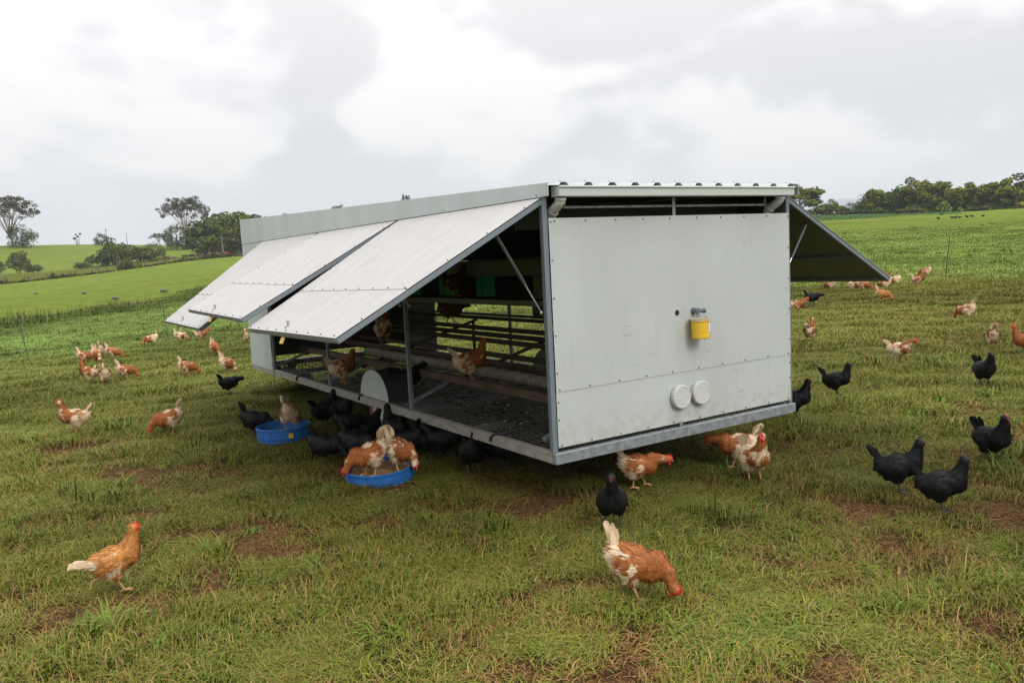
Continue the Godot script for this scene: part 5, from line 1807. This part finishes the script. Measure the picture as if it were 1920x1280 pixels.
	for v2 in [0.2, 2.33, 4.4, 6.4]:
		var sb := MB.new()
		sb.bar(c3(0.05, 0.13, v2), c3(0.45, 0.27, v2), 0.03, 0.03)
		part(o, "perch_brace", sb, M.galv)
		var s2 := MB.new()
		s2.bar(c3(0.42, 0.24, v2), c3(2.0, 0.66, v2), 0.03, 0.03)
		part(o, "perch_brace", s2, M.darkwood)
		block(o, "perch_leg", M.darkwood, 1.93, 1.96, 0.084, 0.66, v2 - 0.015, v2 + 0.015)
	# wheels and mudguards
	for s in [0, 1]:
		var u0 := 0.012 if s == 0 else 2.17
		var mg := group_part(o, "mudguard")
		for e in [u0, u0 + 0.27]:
			var pl := MB.new()
			for i in 28:
				var a0 := PI * i / 28
				var a1 := PI * (i + 1) / 28
				var c0 := Vector2(cos(a0) * 0.345, 0.085 + sin(a0) * 0.285)
				var c1 := Vector2(cos(a1) * 0.345, 0.085 + sin(a1) * 0.285)
				for t in [-0.0015, 0.0015]:
					pl.flat(c3(e + t, 0.085, 3.1), c3(e + t, c0.y, 3.1 + c0.x), c3(e + t, c1.y, 3.1 + c1.x), Vector3(signf(t), 0, 0))
				pl.quad(c3(e - 0.0015, c0.y, 3.1 + c0.x), c3(e + 0.0015, c0.y, 3.1 + c0.x), c3(e + 0.0015, c1.y, 3.1 + c1.x), c3(e - 0.0015, c1.y, 3.1 + c1.x), c3(0, c0.y, 3.1 + c0.x) - c3(0, 0.085, 3.1))
			part(mg, "side_plate", pl, M.sheet)
		var ar := MB.new()
		for i in 28:
			var a0 := PI * i / 28
			var a1 := PI * (i + 1) / 28
			plate(ar, c3(u0 + 0.002, 0.085 + sin(a0) * 0.283, 3.1 + cos(a0) * 0.343), c3(u0 + 0.268, 0.085 + sin(a0) * 0.283, 3.1 + cos(a0) * 0.343), c3(u0 + 0.268, 0.085 + sin(a1) * 0.283, 3.1 + cos(a1) * 0.343), c3(u0 + 0.002, 0.085 + sin(a1) * 0.283, 3.1 + cos(a1) * 0.343), 0.002)
		part(mg, "arch", ar, M.dark)  # arch coloured dark for the shade behind the side plate
		var wh := group_part(o, "wheel")
		var wx := Basis(Vector3(0, 1, 0), Vector3(1, 0, 0), Vector3(0, 0, 1))
		var wc := c3(u0 + 0.05, -0.033, 3.1)
		var ty := MB.new()
		ty.lathe(wc, wx, [Vector2(0.19, 0.012), Vector2(0.215, 0.0), Vector2(0.27, 0.002), Vector2(0.298, 0.022), Vector2(0.305, 0.06), Vector2(0.305, 0.11), Vector2(0.298, 0.148), Vector2(0.27, 0.168), Vector2(0.215, 0.17), Vector2(0.19, 0.158)], 40)
		part(wh, "tyre", ty, M.tyre)
		var rm := MB.new()
		rm.lathe(wc, wx, [Vector2(0.0, 0.05), Vector2(0.06, 0.03), Vector2(0.09, 0.045), Vector2(0.15, 0.05), Vector2(0.175, 0.02), Vector2(0.195, 0.006), Vector2(0.195, 0.164), Vector2(0.175, 0.15), Vector2(0.0, 0.12)], 32)
		part(wh, "rim", rm, M.rim)
		var hb := MB.new()
		hb.lathe(wc, wx, [Vector2(0.19, 0.004), Vector2(0.212, -0.003)], 32)
		part(wh, "rim_line", hb, M.red)
	var axl := MB.new()
	axl.tube([c3(0.24, -0.033, 3.1), c3(2.22, -0.033, 3.1)], [0.03, 0.03], 10)
	part(o, "axle", axl, M.galv)
	for q in [0.5, 1.9]: block(o, "axle_hanger", M.galv, q, q + 0.06, -0.06, 0.0, 3.06, 3.14)
	# black rubber straps hooked over the left rail
	for q in [5.42, 3.40, 0.78]:
		var st := MB.new()
		st.tube([c3(0.05, 0.09, q - 0.06), c3(0.02, 0.095, q - 0.02), c3(-0.018, 0.082, q), c3(-0.022, 0.06, q + 0.03), c3(-0.02, 0.03, q + 0.035)], [0.010, 0.010, 0.009, 0.009, 0.012], 7)
		part(o, "rubber_strap", st, M.rubber)
	var hw := MB.new()
	hw.tube([c3(-0.03, 0.10, 6.36), c3(-0.035, -0.02, 6.36), c3(-0.03, -0.30, 6.38)], [0.004, 0.004, 0.004], 5)
	part(o, "hanging_wire", hw, M.wire)
	# the yellow tub hung from the hose fitting
	var t := thing("hanging_tub", "yellow plastic tub with white label hanging on the grey end wall", "tub", COOP_AT + Basis(Vector3.UP, COOP_TURN) * c3(1.322, 0.742, -0.088), COOP_TURN)
	t.scale = Vector3(0.92, 0.92, 0.92)
	var body := MB.new()
	body.lathe(Vector3.ZERO, Basis(), [Vector2(0.0, 0.004), Vector2(0.066, 0.0), Vector2(0.072, 0.006), Vector2(0.073, 0.03), Vector2(0.070, 0.032), Vector2(0.071, 0.128), Vector2(0.074, 0.130), Vector2(0.076, 0.139)], 32)
	part(t, "body", body, M.yellow)
	for i in 22:
		var a := TAU * i / 22
		if a > 4.8 and a < 5.9 or a < 0.0: continue
		var rb := MB.new()
		rb.bar(Vector3(cos(a) * 0.0715, 0.036, -sin(a) * 0.0715), Vector3(cos(a) * 0.0715, 0.124, -sin(a) * 0.0715), 0.012, 0.004, Vector3(cos(a), 0, -sin(a)), 0.0015)
		part(t, "rib", rb, M.yellow)
	for i in 11:
		var a := TAU * i / 11
		var ft := MB.new()
		ft.ball(Vector3(cos(a) * 0.058, 0.0, sin(a) * 0.058), Vector3(0.015, 0.008, 0.015), Basis(), 8, 5)
		part(t, "foot", ft, M.yellow)
	var lid := MB.new()
	lid.lathe(Vector3.ZERO, Basis(), [Vector2(0.076, 0.139), Vector2(0.078, 0.141), Vector2(0.079, 0.153), Vector2(0.082, 0.155), Vector2(0.081, 0.157), Vector2(0.076, 0.154), Vector2(0.074, 0.142)], 32)
	part(t, "rim", lid, M.clear)
	var lb := MB.new()
	for i in 10:
		var a0 := 4.92 + i * 0.085
		var a1 := a0 + 0.085
		var n0 := Vector3(cos(a0), 0, -sin(a0))
		var n1 := Vector3(cos(a1), 0, -sin(a1))
		for q in [[n0 * 0.0735, n1 * 0.0735, 0.046, 0.118]]:
			lb.tri(q[0] + Vector3(0, q[2], 0), q[1] + Vector3(0, q[2], 0), q[1] + Vector3(0, q[3], 0), n0, n1, n1, Color.WHITE, Color.WHITE, Color.WHITE)
			lb.tri(q[0] + Vector3(0, q[2], 0), q[1] + Vector3(0, q[3], 0), q[0] + Vector3(0, q[3], 0), n0, n1, n0, Color.WHITE, Color.WHITE, Color.WHITE)
	part(t, "label", lb, M.white)
	var wr := MB.new()
	wr.tube([Vector3(-0.078, 0.16, 0), Vector3(-0.03, 0.19, -0.02), Vector3(-0.012, 0.205, -0.04), Vector3(0.03, 0.19, -0.02), Vector3(0.078, 0.16, 0)], [0.003, 0.003, 0.003, 0.003, 0.003], 6)
	part(t, "wire_handle", wr, M.galv)

func tubs() -> void:
	rng.seed = 15
	var specs := [
		[Vector3(-2.40, 0.0, -8.24), 0.275, 0.155, 0.0, Vector3.ZERO, "blue plastic feed tub with a yellow sticker, left of the wheel", 0.065],
		[Vector3(-1.13, 0.0, -6.48), 0.285, 0.12, 0.0, Vector3(0.07, 0, 0.02), "shallow blue plastic feed tub nearest the camera, two hens in it", 0.06]]
	for s in specs:
		var at: Vector3 = s[0]
		at.y = terr(at.x, at.z)
		var o := thing("feed_tub", s[5], "feed tub", at, 0.0, "blue feed tubs")
		o.rotation = s[4]
		var r: float = s[1]
		var h: float = s[2]
		var mb := MB.new()
		mb.lathe(Vector3.ZERO, Basis(), [Vector2(0, 0.004), Vector2(r * 0.93, 0.0), Vector2(r * 0.96, 0.012), Vector2(r * 0.955, h * 0.30), Vector2(r * 0.985, h * 0.34), Vector2(r * 0.98, h * 0.86), Vector2(r * 1.01, h * 0.89), Vector2(r * 1.01, h), Vector2(r * 0.985, h + 0.004), Vector2(r * 0.965, h - 0.004), Vector2(r * 0.93, 0.03), Vector2(0, 0.03)], 48)
		part(o, "shell", mb, M.blue)
		var fd := MB.new()
		var n := 28
		for i in n:
			for k in 10:
				var ps: Array = []
				for q in [[i, k], [i + 1, k], [i + 1, k + 1], [i, k + 1]]:
					var a: float = TAU * (q[0] % n) / n
					var rr: float = r * 0.95 * q[1] / 10.0
					var p := Vector3(cos(a) * rr, 0, sin(a) * rr)
					p.y = s[6] + 0.02 * nz.get_noise_2d(p.x * 600.0 + at.x * 100.0, p.z * 600.0) + 0.012 * nz2.get_noise_2d(p.x * 3000.0, p.z * 3000.0)
					ps.append(p)
				if k == 0: fd.flat(ps[0], ps[2], ps[3], Vector3.UP)
				else: fd.quad(ps[0], ps[1], ps[2], ps[3], Vector3.UP)
		part(o, "feed", fd, M.feed)
		if s[2] > 0.14:
			var st := MB.new()
			for i in 4:
				var a0 := 1.13 - i * 0.042
				var a1 := a0 - 0.042
				st.quad(Vector3(cos(a0), 0, sin(a0)) * (r * 0.992) + Vector3(0, 0.062, 0), Vector3(cos(a1), 0, sin(a1)) * (r * 0.992) + Vector3(0, 0.062, 0), Vector3(cos(a1), 0, sin(a1)) * (r * 0.992) + Vector3(0, 0.112, 0), Vector3(cos(a0), 0, sin(a0)) * (r * 0.992) + Vector3(0, 0.112, 0), Vector3(cos(a0), 0, sin(a0)))
			part(o, "sticker", st, M.yellow)
	var sp := MB.new()
	for i in 260:
		var a := Vector3(-1.12 + rng.randfn() * 0.30, 0, -6.50 + rng.randfn() * 0.30)
		if i > 200: a = Vector3(-2.4 + rng.randfn() * 0.3, 0, -8.2 + rng.randfn() * 0.3)
		a.y = terr(a.x, a.z) + bumps(a.x, a.z, 7.0) + 0.012
		sp.ball(a, Vector3(rng.randf_range(0.005, 0.014), 0.005, rng.randf_range(0.005, 0.012)), Basis(), 5, 3)
	tag(top_mesh("spilled_feed", sp.mesh(M.feed)), "crumbs of brown feed spilled round the blue tubs", "feed", "", "stuff")
